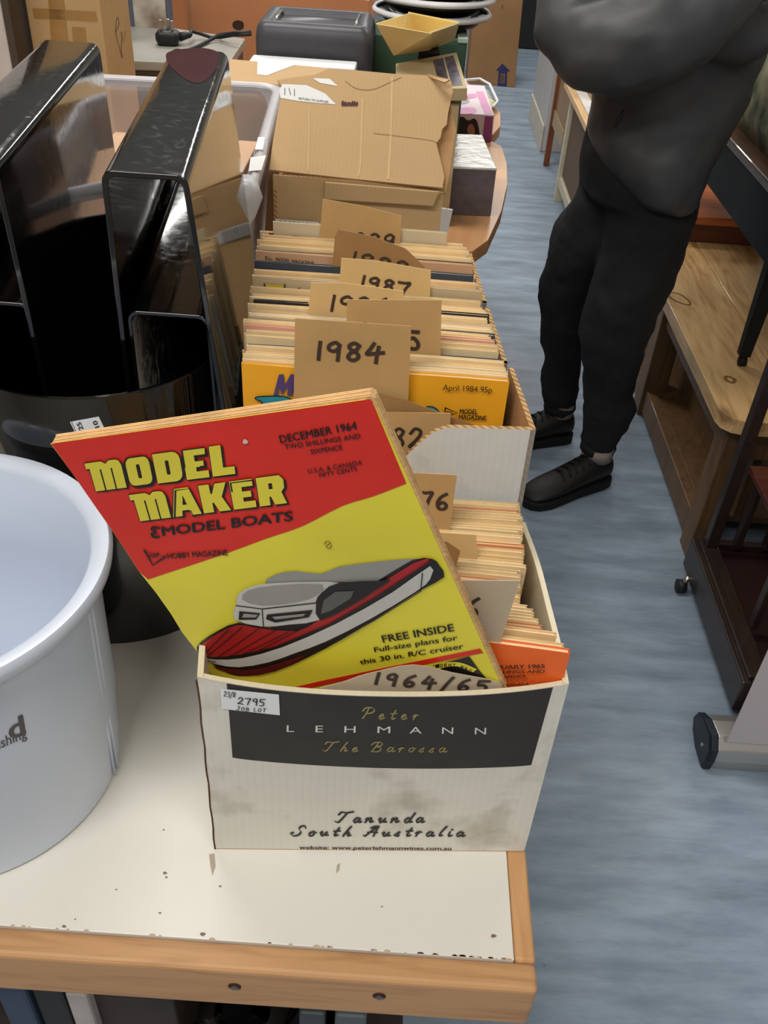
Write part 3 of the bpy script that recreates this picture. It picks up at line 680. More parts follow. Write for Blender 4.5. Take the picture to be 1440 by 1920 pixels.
kid(p.make('purple_lettering', mat('purple_print', (82, 66, 122), .5)), m84)
p = Print(F); p.poly(catmull([(484, 778), (492, 754), (480, 748), (484, 743), (530, 742), (552, 752), (560, 770), (556, 790), (480, 790)], 3, True), 2); p.poly(catmull([(786, 776), (796, 763), (812, 762), (824, 772), (822, 790), (790, 790)], 3, True), 2)
kid(p.make('blue_lettering', mat('blue_print', (40, 142, 168), .5)), m84)
p = Print(F); p.line([(484, 778), (492, 754), (480, 748), (484, 743), (530, 742), (552, 752), (560, 770)], .0010, 3, smooth=3); p.line([(786, 778), (796, 763), (812, 762), (824, 772), (826, 790)], .0008, 3, smooth=3); p.poly([(508, 776), (512, 758), (530, 758), (536, 776)], 3)
kid(p.make('lettering_outline', kb), m84)
SJ = -.07
mj = special('january', 'orange magazine dated January 1965 at the very front right of the front box', .205, .2215, .0042, gz(1067, 1216, zA+.001).x, yJ+.0015, zA+.001, (232, 104, 40), pagem)
mj.rotation_euler.z = SJ; mj.location.y += .1025*math.sin(-SJ); mj.location.x += .0006
F = Face((mj.location.x+.1025, yJ-.0022, 1), (math.sin(SJ), -math.cos(SJ), 0)); rb_ = mat('brown_print', (74, 26, 18), .5)
p = Print(F)
for s_, a, b, h in (('JANUARY 1965', (910, 1254), (1021, 1251), 7), ('TWO SHILLINGS AND', (872, 1263), (1021, 1260), 5), ('SIXPENCE', (936, 1271), (986, 1269), 4.8), ('U.S.A. & CANADA', (912, 1286), (992, 1284), 4), ('FIFTY CENTS', (918, 1293), (980, 1291), 4)):
    p.text(s_, a, b, (a[0], a[1]-h), 2, bold=.03)
kid(p.make('cover_lettering', rb_), mj)
p = Print(F); p.line([(948, 1278), (958, 1274), (962, 1280), (970, 1274), (976, 1280), (984, 1273), (990, 1280), (1000, 1275), (1006, 1279), (1018, 1276), (1038, 1277)], .00035, 2, smooth=4)
kid(p.make('pencil_note', mat('pencil', (130, 50, 30), .6)), mj)
# strips showing above their neighbours in the rearmost box
def strip(label, px0, px1, ytop, ybot, col, t_, zt=1.05, w=.21, prints=None, right=None):
    y = gz((px0+px1)/2, ytop, zt).y+.0022; xr = right if right is not None else gz(px1, ytop, zt).x
    r = special('strip%d' % px0+str(ytop), label, w, HM, .0042, xr, y, zt, col, pagem2)
    if prints:
        F = Face((0, y-.0035, 1), (0, -1, 0)); prints(F, r)
    return r
def pr1(F, r):
    p = Print(F); p.text('MODEL MAGAZINE', (517, 489), (588, 497), (517.5, 482), 3, bold=.015); p.line([(498, 480), (499, 490), (512, 487), (498, 480)], .0008, 3); p.text('MAP', (500, 487), (509, 488), (500, 484), 3)
    kid(p.make('cover_lettering', kb), r)
strip('magazine whose pinkish cover strip reads MODEL MAGAZINE, rearmost box', 466, 640, 476, 490, (200, 160, 126), 0, prints=pr1, right=gz(886, 500, 1.05).x, zt=1.053)
def pr2(F, r):
    p = Print(F); p.poly([(500, 533), (531, 534), (530, 546), (499, 545)], 3); kid(p.make('yellow_panel', mat('yellow_print', (206, 184, 40), .5)), r)
    p = Print(F); p.poly([(548, 549), (556, 541), (563, 538), (563, 550)], 3); kid(p.make('red_panel', mat('red_print', (168, 40, 34), .5)), r)
    p = Print(F); p.line([(496, 531), (496, 546)], .001, 3); p.line([(534, 532), (534, 547)], .001, 3); kid(p.make('dividing_line', kb), r)
strip('magazine with yellow and red squares along its cover top, in the rearmost box', 470, 800, 529, 560, (190, 172, 140), 0, prints=pr2, right=gz(906, 560, 1.052).x, zt=1.053)
def pr3(F, r):
    p = Print(F); p.text('BRITAIN\'S GREATEST MODELLING PUBLICATION', (640, 546), (884, 559), (640, 538), 3, bold=.03); kid(p.make('cover_lettering', kb), r)
pY_ = bD[2].y+.0005
strip('buff-covered magazine foremost in the rearmost box', 640, 900, 545, 560, (206, 178, 132), 0, zt=1.046, prints=None, right=gz(905, 560, 1.046).x)
def pr4(F, r):
    p = Print(F); p.poly([(504, 436), (514, 437), (513, 446), (503, 445)], 3); p.poly([(549, 441), (600, 447), (600, 458), (548, 452)], 3); kid(p.make('maroon_panel', mat('maroon_print', (112, 34, 40), .5)), r)
strip('back magazine with maroon and cream cover standing tallest in the rearmost box', 506, 840, 427, 440, (204, 190, 160), 0, zt=1.057, prints=pr4, w=.178, right=gz(507, 431, 1.057).x+.178)
# ---- brown card dividers with years in marker pen
card_m = mat('brown_card', (192, 156, 104), .7, .07, 12, .35, 18); card_p = mat('pale_card', (214, 182, 126), .7, .06, 12, .3, 18); card_g = mat('grey_card', (186, 170, 146), .7, .05, 14, .25, 20); card_d = mat('dark_card', (160, 122, 76), .7, .08, 12, .4, 16)
mark = mat('marker_ink', (62, 50, 44), .6)
def card(label, y, poly, m, zb, text=None, slant=0., w=.0026, thick=.0007, texts=()):
    """poly: picture points of the visible outline; goes on down into the box to height zb"""
    F = Face((0, y, 1), (0, -1, -slant)); P = [F.hit(*q) for q in poly]
    # bottom corners
    l, r = P[-1], P[-2]
    dn = lambda q: V((q.x*.995, q.y-(zb-q.z)*0+ (q.z-zb)*slant, zb))
    pts = P[:-1]+([dn(r), dn(l)] if zb is not None else [])+[l]
    v, f = fill2d([[(q.x, q.z) for q in pts]])
    v3 = [F.p+V((a-F.p.x, -(b-F.p.z)*slant, b-F.p.z)) for a, b, _ in v]
    c = sum(v3, V())/len(v3); 
    mb = MB(); k = len(v3); mb.v = v3+[q+V((0, thick, 0)) for q in v3]; mb.f = list(f)+[tuple(i+k for i in g[::-1]) for g in f]
    ed = {}
    for g in f:
        for a, b in zip(g, g[1:]+g[:1]): ed[(a, b)] = 1
    for (a, b) in ed:
        if (b, a) not in ed: mb.f.append((a, b, b+k, a+k))
    mb.mi = []
    o = mb.make('card_divider', m, None, org=(c.x, y, zb if zb is not None else c.z)); props(o, label, 'card')
    p = Print(F)
    for (s_, a, b, h) in ([text] if text else [])+list(texts): p.strokes(DIG, s_, a, b, h, w, 2)
    if p.v: 
        q = p.make('handwriting', mark, o)
    return o
Yz = lambda px, py, z=1.045: gz(px, py, z).y
card('brown card divider at the back of the magazine row, its year mostly hidden', bD[4].y-.012, [(605, 373), (680, 386), (753, 405), (750, 462), (600, 440)], card_m, .9, ('1989', (650, 462), (738, 466), (652, 436)))
card('dark brown card divider with a rounded corner marked 1988', Yz(700, 520)+.012, [(628, 444), (634, 430), (700, 444), (760, 466), (796, 500), (796, 530), (620, 528)], card_d, .9, ('1988', (660, 494), (762, 514), (664, 472)))
card('pale brown card divider marked 1987 standing in front of the rearmost box', bC[4].y-.009, [(640, 484), (700, 488), (808, 507), (806, 563), (635, 548)], card_p, .9, ('1987', (677, 538), (765, 552), (681, 517)))
card('pale card divider marked 198 and partly hidden, in the third box', Yz(660, 600)+.006, [(583, 530), (650, 531), (757, 546), (754, 598), (577, 600)], card_p, .9, ('1986', (620, 582), (722, 588), (624, 554)))
card('brown card divider ending in 5 directly behind the 1984 card', bB[4].y-.006, [(651, 562), (828, 563), (826, 668), (648, 660)], card_m, .9, ('1985', (685, 640), (789, 656), (680, 606)), w=.0032)
card('brown card divider marked 1984 in clear marker numerals, tallest in the row', yB-.009, [(553, 597), (660, 604), (771, 612), (766, 740), (551, 738)], card_m, .95, ('1984', (595, 673), (718, 676), (597, 641)), w=.0030)
card('brown folded sheet behind the 82 card in the second box', yB-.016, [(699, 735), (760, 750), (903, 802), (900, 812), (700, 812)], card_d, .95)
card('brown card divider ending in 82 in the second box', yB-.022, [(716, 773), (845, 775), (842, 850), (712, 850)], card_m, .95, ('82', (735, 838), (790, 838), (737, 803)))
card('brown card divider ending in 76 standing up at the back of the front box', Yz(850, 1000, zA), [(760, 886), (857, 891), (842, 998), (755, 1000)], card_m, .9, ('76', (788, 950), (838, 955), (789, 921)))
card('blank pale card divider low among the magazines of the front box', Yz(890, 1048, zA), [(800, 997), (893, 1003), (895, 1045), (800, 1046)], card_p, .9)
card('small creased brown card beside the open magazine in the front box', Yz(850, 1085, zA), [(812, 1010), (838, 1016), (863, 1033), (856, 1060), (854, 1086), (800, 1086)], card_d, .9)
c66 = card('grey-brown card divider ending in 6 near the front of the front box', yJ+.0065, [(800, 1088), (975, 1089), (937, 1208), (800, 1208)], card_g, .9, ('6', (874, 1156), (893, 1158), (880, 1120)))
# ---- the open December 1964 magazine standing askew in the front box
yw, ln = math.radians(-4), math.radians(-10)
du = V((math.cos(yw), math.sin(yw), 0)); df = V((-math.sin(yw), math.cos(yw), 0)); dup_ = V((0, 0, 1))*math.cos(ln)+df*math.sin(ln)
FD = Face(gy(943, 1292, .4105), du.cross(dup_))
TLp, TRp, BRp = FD.hit(95, 832), FD.hit(697, 748), FD.hit(943, 1292)
edge = (FD.hit(372, 1228)-TLp); BLp = TLp+edge.normalized()*(BRp-TRp).length
red_m = mat('red_cover_print', (228, 46, 32), .38, .05, 18, .08, 60); yel_m = mat('yellow_cover', (244, 230, 66), .4, .06, 9, .08, 50)
md = thing('magazine', 'large red and yellow magazine dated December 1964 with a speedboat on its cover', 'magazine', (BLp+BRp)/2)
nb = -FD.n
def lerp(a, b, t): return a+(b-a)*t
left = [TLp+(BLp-TLp)*k/12+du*(.0008*math.sin(k*2.3)+(.0012 if k % 5 == 2 else 0)) for k in range(13)]
cov = left+[lerp(BLp, BRp, .5), lerp(BLp, BRp, .97), lerp(BRp, TRp, .03), lerp(BRp, TRp, .5), lerp(BRp, TRp, .985), lerp(TRp, TLp, .02)]
MB().slab(cov[::-1], nb*.0005).make('front_cover', yel_m, md)
pgs = MB()
for k in range(7):
    e = .0006+k*.0009; g = .0006*math.sin(k*2.1)
    q = [TLp+du*.0006, BLp+du*.0006, lerp(BLp, BRp, .995)+du*(.001+g), BRp+du*(.002+g*1.5), TRp+du*(.0015+g), TRp+dup_*(.0012+g)-du*.001, TLp+dup_*(.0010+g)+du*.002]
    pgs.slab([a+nb*e for a in q][::-1], nb*.0007)
props(pgs.make('pages', mat('aged_pages', (228, 186, 130), .85, .1, 60, .4, 300), md), kind='stuff')
MB().slab([a+nb*.0069 for a in cov][::-1], nb*.0005).make('back_cover', mat('aged_cover', (206, 170, 120), .6), md)
Z3 = lambda *a: [(80+x/1.6, 720+y/1.6) for x, y in a]
FD2 = FD
p = Print(FD); bd = catmull([(762, 906), (700, 930), (642, 948), (567, 986), (500, 1009), (427, 1036), (350, 1062), (277, 1086)], 3)
lf = [(95, 834)]; 
import itertools
lpx = []
for k in range(13):
    q = left[k]; d = RW.transposed() @ (q-C0); lpx.append((720+FPX*d.x/-d.z, 960-FPX*d.y/-d.z))
lpx = [(x+1.5, y+1) for x, y in lpx if y < 1080]
p.poly(lpx[:0]+[(96, 831.0)]+lpx[1:]+[(278, 1086)]+bd[::-1][1:]+[(698, 752), (694, 747.6)], 1); p.make('red_panel', red_m, md)
bk = mat('cover_black', (30, 24, 24), .4)
# masthead letters: chunky shapes drawn in a unit box
def rr(x0, y0, x1, y1, r, c='abcd'):
    P = []
    for k, (cx, cy, a) in zip('abcd', ((x1-r, y0+r, -90), (x1-r, y1-r, 0), (x0+r, y1-r, 90), (x0+r, y0+r, 180))):
        if k in c: P += [(cx+r*math.cos(math.radians(a+q*30)), cy+r*math.sin(math.radians(a+q*30))) for q in range(4)]
        else: P.append({'a': (x1, y0), 'b': (x1, y1), 'c': (x0, y1), 'd': (x0, y0)}[k])
    return P
LET = {
 'M': (1.25, [[(0, 0), (.38, 0), (.38, .74), (.44, .74), (.44, 0), (.81, 0), (.81, .74), (.87, .74), (.87, 0), (1.25, 0), (1.25, .8), (1.18, .96), (1.05, 1), (.8, 1), (.66, .9), (.5, 1), (-.14, 1), (-.14, .8), (0, .8)]]),
 'O': (.98, [rr(0, 0, .98, 1, .24), rr(.42, .26, .56, .74, .04)]),
 'D': (1.0, [rr(0, 0, 1.0, 1, .26, 'ab'), rr(.42, .26, .56, .74, .04)]),
 'E': (.86, [[(0, 0), (.86, 0), (.86, .24), (.42, .24), (.42, .39), (.74, .39), (.74, .6), (.42, .6), (.42, .76), (.84, .76), (.84, 1), (0, 1)]]),
 'L': (.84, [[(0, 0), (.84, 0), (.84, .26), (.42, .26), (.42, 1), (0, 1)]]),
 'A': (1.06, [[(-.04, 0), (.34, 0), (.38, .2), (.66, .2), (.7, 0), (1.1, 0), (.8, 1), (.26, 1)], [(.44, .4), (.62, .4), (.53, .72)]]),
 'K': (1.04, [[(0, 0), (.4, 0), (.4, .34), (.46, .34), (.62, 0), (1.06, 0), (.8, .52), (1.04, 1), (.62, 1), (.46, .66), (.4, .66), (.4, 1), (0, 1)]]),
 'R': (1.0, [[(0, 0), (.4, 0), (.4, .3), (.46, .3), (.58, 0), (1.02, 0), (.86, .42), (.98, .56), (.98, .84), (.84, 1), (0, 1)], [(.42, .56), (.56, .56), (.56, .76), (.42, .76)]]),
}
yl = mat('masthead_yellow', (236, 220, 66), .4, .05, 20)
def word(wd, A, B, Ct, name):
    y_, k_ = Print(FD), Print(FD); x = 0; out = []
    for c in wd:
        w, cs = LET[c]; out.append([[(x+a, b) for a, b in q] for q in cs]); x += w+.13
    W = x-.13; N_ = FD.n
    a, b, c = FD.hit(*A), FD.hit(*B), FD.hit(*Ct)
    M = lambda q, l: a+(b-a)*(q[0]/W)+(c-a)*q[1]+N_*l*LAY
    for cs in out:
        v, f = fill2d(cs); y_.add([M(q, 4) for q in v], f)
        sh = [[(q[0]+.05, q[1]-.055) for q in z] for z in cs]; v, f = fill2d(sh); k_.add([M(q, 2) for q in v], f)
        for z in cs+sh: k_.ribbon([M(q, 3) for q in z], .0011, 0, True)
    y_.make('masthead_lettering', yl, md); k_.make('masthead_shadow', bk, md)
word('MODEL', (181, 919), (442, 886), (166, 866), 'm')
word('MAKER', (264, 975), (538, 941), (249, 925), 'm')
p = Print(FD)
p.text('MODEL BOATS', (306, 1003), (549, 974), (303, 986), 3, bold=.03); p.line([(298, 988), (289, 987), (286, 991), (293, 995), (286, 999), (289, 1005), (298, 1004)], .0018, 3, smooth=4)
p.text('DECEMBER 1964', (527, 829), (670, 803), (523, 815), 3, bold=.02); p.text('TWO SHILLINGS AND', (536, 841), (677, 820), (533, 832), 3, bold=.008); p.text('SIXPENCE', (584, 850), (643, 841), (582, 841), 3, bold=.008)
p.text('U.S.A. & CANADA', (579, 886), (680, 869), (577, 878), 3, bold=.004); p.text('FIFTY CENTS', (600, 894), (670, 881), (598, 886), 3, bold=.004)
p.text('HOBBY MAGAZINE', (316, 1046), (428, 1039), (313, 1036), 3, bold=.02); p.line([(271, 1030), (287, 1058), (311, 1042)], .0014, 3); p.line([(311, 1042), (271, 1030)], .0004, 3); p.text('MAP', (281, 1046), (300, 1043), (279, 1037), 3, bold=.004)
p.text('FREE INSIDE', (719, 1203), (852, 1181), (715, 1190), 3, bold=.02); p.text('Full-size plans for', (703, 1221), (858, 1198), (701, 1212), 3, bold=.015); p.text('this 30 in. R/C cruiser', (676, 1244), (869, 1214), (674, 1235), 3, bold=.015)
p.text('service Sheet', (568, 1308), (712, 1282), (565, 1295), 3, bold=.02)
p.make('black_lettering', bk, md)
p = Print(FD); p.poly([(540, 1290), (600, 1276), (740, 1247), (900, 1215), (906, 1223), (760, 1252), (640, 1276), (560, 1294)], 2); p.make('red_stripe', red_m, md)
p = Print(FD); p.poly([(812, 1246), (880, 1229), (900, 1257), (930, 1290), (830, 1290)], 3); p.make('black_emblem', bk, md)
p = Print(FD); p.line([(800, 1264), (824, 1247), (858, 1243), (886, 1253)], .005, 4, smooth=5); p.make('yellow_emblem_ring', yl, md)
p = Print(FD)
for ch_, a in zip('IDENT PRO', range(9)):
    if ch_ == ' ': continue
    k = a/8; x = 818+k*62; y = 1252-9*math.sin(k*2.4+.3)+k*9; p.text(ch_, (x, y), (x+5, y+(k-.5)*3), (x, y-6), 5, bold=.02)
p.make('emblem_lettering', bk, md)
# the boat
def shape(name, m, polys, lay, lines=()):
    p = Print(FD)
    for q in polys: p.poly(catmull(Z3(*q), 2, True) if len(q) > 6 else Z3(*q), lay)
    for q, w in lines: p.line(Z3(*q), w, lay)
    return props(p.make(name, m, md), kind=None)
gw = mat('boat_white', (206, 204, 198), .4, .05, 12); gg = mat('boat_grey', (158, 156, 150), .4, .08, 14); rd = mat('boat_red', (176, 32, 36), .38, .12, 24); dr = mat('boat_dark_red', (92, 20, 24), .38)
shape('boat_cabin_grey', gg, [[(668, 597), (700, 568), (760, 558), (835, 566), (890, 545), (1000, 530), (1110, 521), (1120, 530), (1000, 590), (890, 590), (800, 592)]], 3)
shape('boat_outline', bk, [[(465, 800), (474, 772), (530, 735), (590, 712), (680, 728), (830, 680), (1000, 590), (1110, 524), (1170, 521), (1190, 540), (1205, 575), (1140, 612), (1010, 695), (900, 762), (800, 815), (700, 858), (620, 872), (560, 866), (505, 832)]], 4)
shape('boat_deck', rd, [[(471, 800), (478, 778), (530, 742), (585, 718), (640, 726), (760, 737), (830, 703), (960, 628), (1115, 531), (1160, 528), (990, 640), (860, 715), (700, 782), (600, 806), (510, 815)]], 5)
shape('boat_hull_white', gw, [[(474, 816), (520, 822), (600, 818), (720, 785), (880, 715), (1050, 620), (1163, 541), (1163, 580), (1120, 618), (980, 702), (850, 768), (760, 802), (680, 830), (590, 845), (520, 836)]], 5)
shape('boat_bottom', dr, [[(512, 840), (600, 853), (690, 838), (790, 806), (740, 838), (650, 868), (560, 862)]], 6)
shape('boat_cabin', gw, [[(583, 655), (590, 622), (640, 598), (720, 590), (800, 588), (892, 590), (840, 618), (820, 650), (832, 702), (740, 716), (660, 722), (576, 700)]], 6)
shape('boat_roof_shade', gg, [[(600, 640), (620, 612), (700, 598), (840, 594), (822, 628), (760, 648), (660, 658)]], 7)
shape('boat_side', bk, [[(822, 650), (842, 616), (892, 588), (1020, 582), (1046, 580), (1000, 610), (930, 655), (834, 702)], [(592, 674), (655, 680), (642, 699), (590, 700)], [(675, 684), (812, 670), (800, 692), (700, 708), (672, 698)]], 8)
shape('boat_side_window', mat('boat_glass', (96, 96, 92), .35), [[(845, 640), (880, 614), (935, 612), (925, 635), (865, 672), (836, 682)]], 9)
shape('boat_window_glass', gg, [[(606, 680), (648, 684), (640, 692), (600, 692)], [(690, 690), (790, 680), (784, 688), (700, 698)]], 9)
shape('boat_lines', bk, [], 7, [([(530, 812), (650, 728)], .0006), ([(565, 810), (700, 733)], .0006), ([(600, 805), (740, 738)], .0006), ([(500, 808), (600, 724)], .0006), ([(645, 796), (790, 722)], .0006), ([(480, 812), (560, 730)], .0006), ([(600, 806), (700, 782), (860, 715), (990, 640), (1160, 528)], .0009), ([(583, 658), (660, 668), (820, 650)], .0010), ([(660, 668), (664, 722)], .0006), ([(850, 782), (1000, 700), (1135, 615), (1140, 560)], .0006), ([(470, 800), (474, 818), (520, 828)], .0008)])
p = Print(FD); p.poly(catmull([(458, 821), (463, 822), (466, 827), (461, 830), (456, 828)], 2, True), 4); p.make('paint_fleck', mat('fleck_white', (220, 200, 200), .5), md)
p = Print(FD); p.line([(609, 1018), (614, 1012), (620, 1016), (612, 1022), (619, 1026), (622, 1020)], .0006, 4, smooth=3); p.make('ink_scribble', mat('scribble', (120, 100, 40), .5), md)
# grey card marked 1964/65 tucked in front of it
o_ = A0+fn*.0048; F = Face(o_, -fn, lambda q: .004); tp = catmull([(600, 1290), (640, 1280), (674, 1268), (705, 1260), (775, 1247), (850, 1262), (932, 1278), (941, 1290)], 3)
fp = [F.hit(*q) for q in tp]; lo = [V((fp[-1].x, fp[-1].y, .90)), V((fp[0].x, fp[0].y, .90))]
o = MB().slab((fp+lo), fn*.0006).make('card_divider', card_g, None, org=tuple(lo[0]))
props(o, 'grey-brown card with curved top marked 1964/65 at the front of the wine carton', 'card')
p = Print(F); p.strokes(DIG, '1964/65', (703, 1281), (912, 1296), (708, 1261), .0024, 2, gap=.45); p.make('handwriting', mark, o)
# ------------------------------------------------------------------ tables behind
beech = wood('beech_veneer', (222, 170, 120), (198, 142, 94), .3, 'Y', 4, .3, .05, knots=False); edgeb = wood('beech_edge', (196, 140, 92), (160, 104, 62), .45, 'Y', 5, .1, .1, knots=False)
metb = mat('black_metal', (26, 26, 28), .45)
def rtable(name, label, pts, y0, y1, zt, legs):
    th = thing(name, label, 'table', (-.4, (y0+y1)/2, 0))
    P = [V((p.x, p.y, zt)) for p in pts]+[V((-1.3, y1, zt)), V((-1.3, y0, zt))]
    c = MB(); c.slab([q-V((0, 0, .0015)) for q in P][::-1], (0, 0, -.026)); c.make('edge_band', edgeb, th, bevel=.002)
    ins = [q+(V((-.4, (y0+y1)/2, zt))-q).normalized()*.0008 for q in P]
    c = MB(); c.slab([q-V((0, 0, .0015)) for q in ins][::-1], (0, 0, .0015)); c.make('table_top', beech, th)
    for x, y in legs: MB().tube([V((x, y, 0)), V((x, y, zt-.027))], .02, 12).make('leg', metb, th, True)
    return th
t2 = [V((-.2, 1.628, 0)), V((.08, 1.63, 0)), V((.133, 1.66, 0))]+[gz(*p, .74) for p in ((915, 455), (940, 400), (951, 350), (950, 310), (940, 278))]+[V((.2, 2.405, 0))]
rtable('round_ended_table', 'beech-topped table with a rounded end, just behind the white table', t2, 1.628, 2.405, .745, [(.1, 1.75), (.1, 2.3), (-1.1, 2.0)])
t3 = [V((.17, 2.425, 0))]+[gz(*p, .74) for p in ((924, 256), (938, 240), (938, 215), (915, 190), (880, 162))]+[V((.12, 3.3, 0))]
rtable('round_ended_table', 'farther beech-topped table with a rounded corner, beyond the pink box', t3, 2.425, 3.3, .745, [(.12, 2.6), (-1.1, 2.9)])
# dark metal frame leg under the near round table
q0, q1 = gz(912, 575, 0), None
zt2 = .745
def boxpx(name, label, cat, z0, a, b, top, depth, m, bevel=.002, parts=None, group=None, inset=0):
    """a, b: picture points of the front lower corners on height z0; top: picture point on the top front edge (right end)"""
    A, B = gz(*a, z0), gz(*b, z0); zt = gy(*top, B.y).z if isinstance(top, tuple) else top
    e = (B-A).normalized(); n = V((-e.y, e.x, 0)); th = thing(name, label, cat, (A+B)/2+n*depth/2, group)
    Q = [A, B, B+n*depth, A+n*depth]
    MB().hexa(Q, [V((q.x, q.y, zt)) for q in Q]).make('body', m, th, bevel=bevel)
    return th, A, B, n, zt
# silver-lidded grey box
gp = mat('grey_purple_card', (104, 94, 98), .55, .12, 60); sil = mat('crumpled_silver', (214, 214, 210), .3, .08, 30, 1., 45, metal=.5)
th, a_, b_, n_, z_ = boxpx('gift_box', 'grey box with a crumpled silver lid on the beech table', 'box', .745, (818, 402), (920, 406), (923, 319), .23, gp)
MB().hexa([a_+V((-.001, -.001, z_-.745)), b_+V((.001, -.001, z_-.745)), b_+n_*.231+V((.001, 0, z_-.745)), a_+n_*.231+V((-.001, 0, z_-.745))], [q+V((0, 0, .004)) for q in (a_+V((0, 0, z_-.745)), b_+V((0, 0, z_-.745)), b_+n_*.23+V((0, 0, z_-.745)), a_+n_*.23+V((0, 0, z_-.745)))]).make('lid', sil, th, bevel=.001)
# pink and white box with a picture
pw = mat('pinkish_white_card', (232, 214, 220), .45, .03); pk = mat('pink_print', (222, 150, 196), .45); mg = mat('magenta_print', (170, 84, 150), .45)
th, a_, b_, n_, z_ = boxpx('toy_box', 'pink and white printed box with a dark-haired picture, behind the silver-lidded box', 'box', .745, (836, 262), (921, 267), (925, 216), .30, pw)
F = Face(a_, -n_); p = Print(F); p.poly([(909, 218), (924, 219), (921, 266), (904, 265)], 2); p.make('magenta_stripe', mg, th)
F2 = Face((0, 0, z_), (0, 0, 1)); p = Print(F2); p.poly([(892, 172), (906, 172), (924, 214), (909, 214)], 2); p.poly(catmull([(856, 210), (862, 203), (886, 202), (894, 208), (886, 213), (866, 214)], 3, True), 2); p.poly(catmull([(874, 178), (890, 176), (894, 182), (878, 185)], 3, True), 2); p.make('pink_pattern', pk, th)
p = Print(F2); p.poly(catmull([(842, 178), (858, 172), (874, 180), (880, 192), (862, 196), (842, 196)], 3, True), 2); p.make('grey_oval', mat('grey_print', (170, 166, 168), .5), th)
p = Print(F2); p.poly(catmull([(846, 184), (856, 180), (866, 188), (860, 192), (846, 191)], 3, True), 3); p.make('skin_tone_oval', mat('skin_print', (214, 170, 150), .5), th)
p = Print(F); p.poly(catmull([(846, 256), (852, 236), (858, 222), (868, 219), (878, 226), (889, 222), (896, 232), (899, 262), (880, 262), (852, 262)], 3, True), 2); p.make('dark_hair_print', mat('hair_print', (34, 24, 26), .5), th)
p = Print(F); p.poly(catmull([(876, 240), (884, 232), (890, 242), (888, 256), (880, 258)], 3, True), 3); p.make('face_print', mat('face_print', (178, 122, 98), .5), th)
# paper slip leaning beside it
q = [gy(822, 374, 1.66), gy(848, 378, 1.66)]
paper = mat('white_paper', (228, 228, 226), .6, .03, 14)
o = MB().hexa([V((q[0].x-.004, 1.60, .7505)), V((q[1].x-.012, 1.60, .7505)), V((q[1].x-.012, 1.606, .7505)), V((q[0].x-.004, 1.606, .7505))], [V((q[0].x, 1.615, q[0].z)), V((q[1].x, 1.615, q[1].z)), V((q[1].x, 1.621, q[1].z)), V((q[0].x, 1.621, q[0].z))]).make('paper_sleeve', paper, None, org=(.08, 1.61, .75))
props(o, 'white printed paper sleeve standing between the torn carton and the silver-lidded box', 'paper')
F = Face((q[0].x, 1.6125, .8), (0, -1, .1)); p = Print(F); p.line([(826, 425), (838, 405), (832, 400), (842, 385)], .0008, 3); p.line([(822, 440), (830, 415)], .0006, 3); p.make('line_print', gk, o)
# octagonal tray and olive plate
th = thing('octagonal_tray', 'grey octagonal tray with a white rim at the corner of the farther beech table', 'tray', gz(905, 180, .745))
oc = [gz(*p, .765) for p in ((872, 150), (900, 148), (918, 158), (933, 190), (925, 200), (898, 206), (876, 200))]; oc0 = [V((q.x, q.y, .746)) for q in oc]; cc = sum(oc0, V())/len(oc0)
MB().hexa([cc+(q-cc)*.85 for q in oc0], [V((0, 0, 0))+cc+(q-V((0, 0, .019))-cc)*.9+V((0, 0, .006)) for q in oc]).make('tray_base', mat('grey_tray', (176, 182, 176), .35), th)
mb = MB(); mb.tube(oc+[oc[0]], .004, 8); mb.make('rim', wht, th, True)
o = MB().lathe([(0, 0), (.06, 0), (.085, .012), (.088, .012), (.07, .002), (0, .003)], (.15, 2.72, .746), 40).make('plate', mat('olive_plate', (176, 172, 110), .35), None, True, org=(.15, 2.72, .746)); props(o, 'olive green round plate behind the pink box', 'plate')
# big torn cardboard carton with its flap up
kl = board('kraft_light', (192, 158, 112)); 
YC = 1.25
cx0, cx1 = -.182, gy(832, 355, YC).x; czt = gy(700, 341, YC).z; cd = .33
th = thing('cardboard_carton', 'big torn brown cardboard carton with raised flap behind the magazine boxes', 'box', ((cx0+cx1)/2, YC+cd/2, TZ))
c0, c1 = V((cx0, YC, 0)), V((cx1, YC+.006, 0))
panel('front_panel', th, c0, c1, czt, .005, (0, 1, 0), kl, kraft2, 8, 3)
panel('side_panel', th, c1, c1+V((.012, cd, 0)), czt, .005, (-1, 0, 0), kl, kraft2, 4, 3)
panel('side_panel', th, c0, c0+V((-.005, cd, 0)), czt-.02, .005, (1, 0, 0), kl, kraft2, 4, 3)
panel('back_panel', th, c0+V((0, cd, 0)), c1+V((.012, cd, 0)), czt, .005, (0, -1, 0), kl, kraft2, 4, 3)
# two short closing flaps lying below the raised one
FF = Face((0, YC-.002, 0), (0, -1, 0))
p = MB(); pts = [FF.hit(*q) for q in ((610, 340), (824, 358), (812, 385), (608, 372))]; p.slab(pts, (0, -.004, 0)); p.make('overlap_strip', kl, th, bevel=.001)
FL2 = Face((0, YC-.001, czt), (0, -math.cos(math.radians(48)), math.sin(math.radians(48))))
fl = [(505, 318), (512, 262), (522, 205), (530, 165), (520, 150), (545, 146), (590, 140), (618, 128), (660, 131), (745, 139), (800, 141), (846, 151), (849, 172), (840, 212), (838, 233), (829, 242), (826, 258), (818, 268), (826, 300), (833, 330), (830, 352), (760, 345), (640, 333)]
ot = [FL2.hit(*q) for q in fl]
v, f = fill2d([[(q.x, q.y) for q in ot]])
def onpl(a, b): return V((a, b, czt+(b-(YC-.001))*math.cos(math.radians(48))/math.sin(math.radians(48))))
mb = MB(); vv = [onpl(a, b) for a, b, _ in v]; k = len(vv); nn = FL2.n*.004
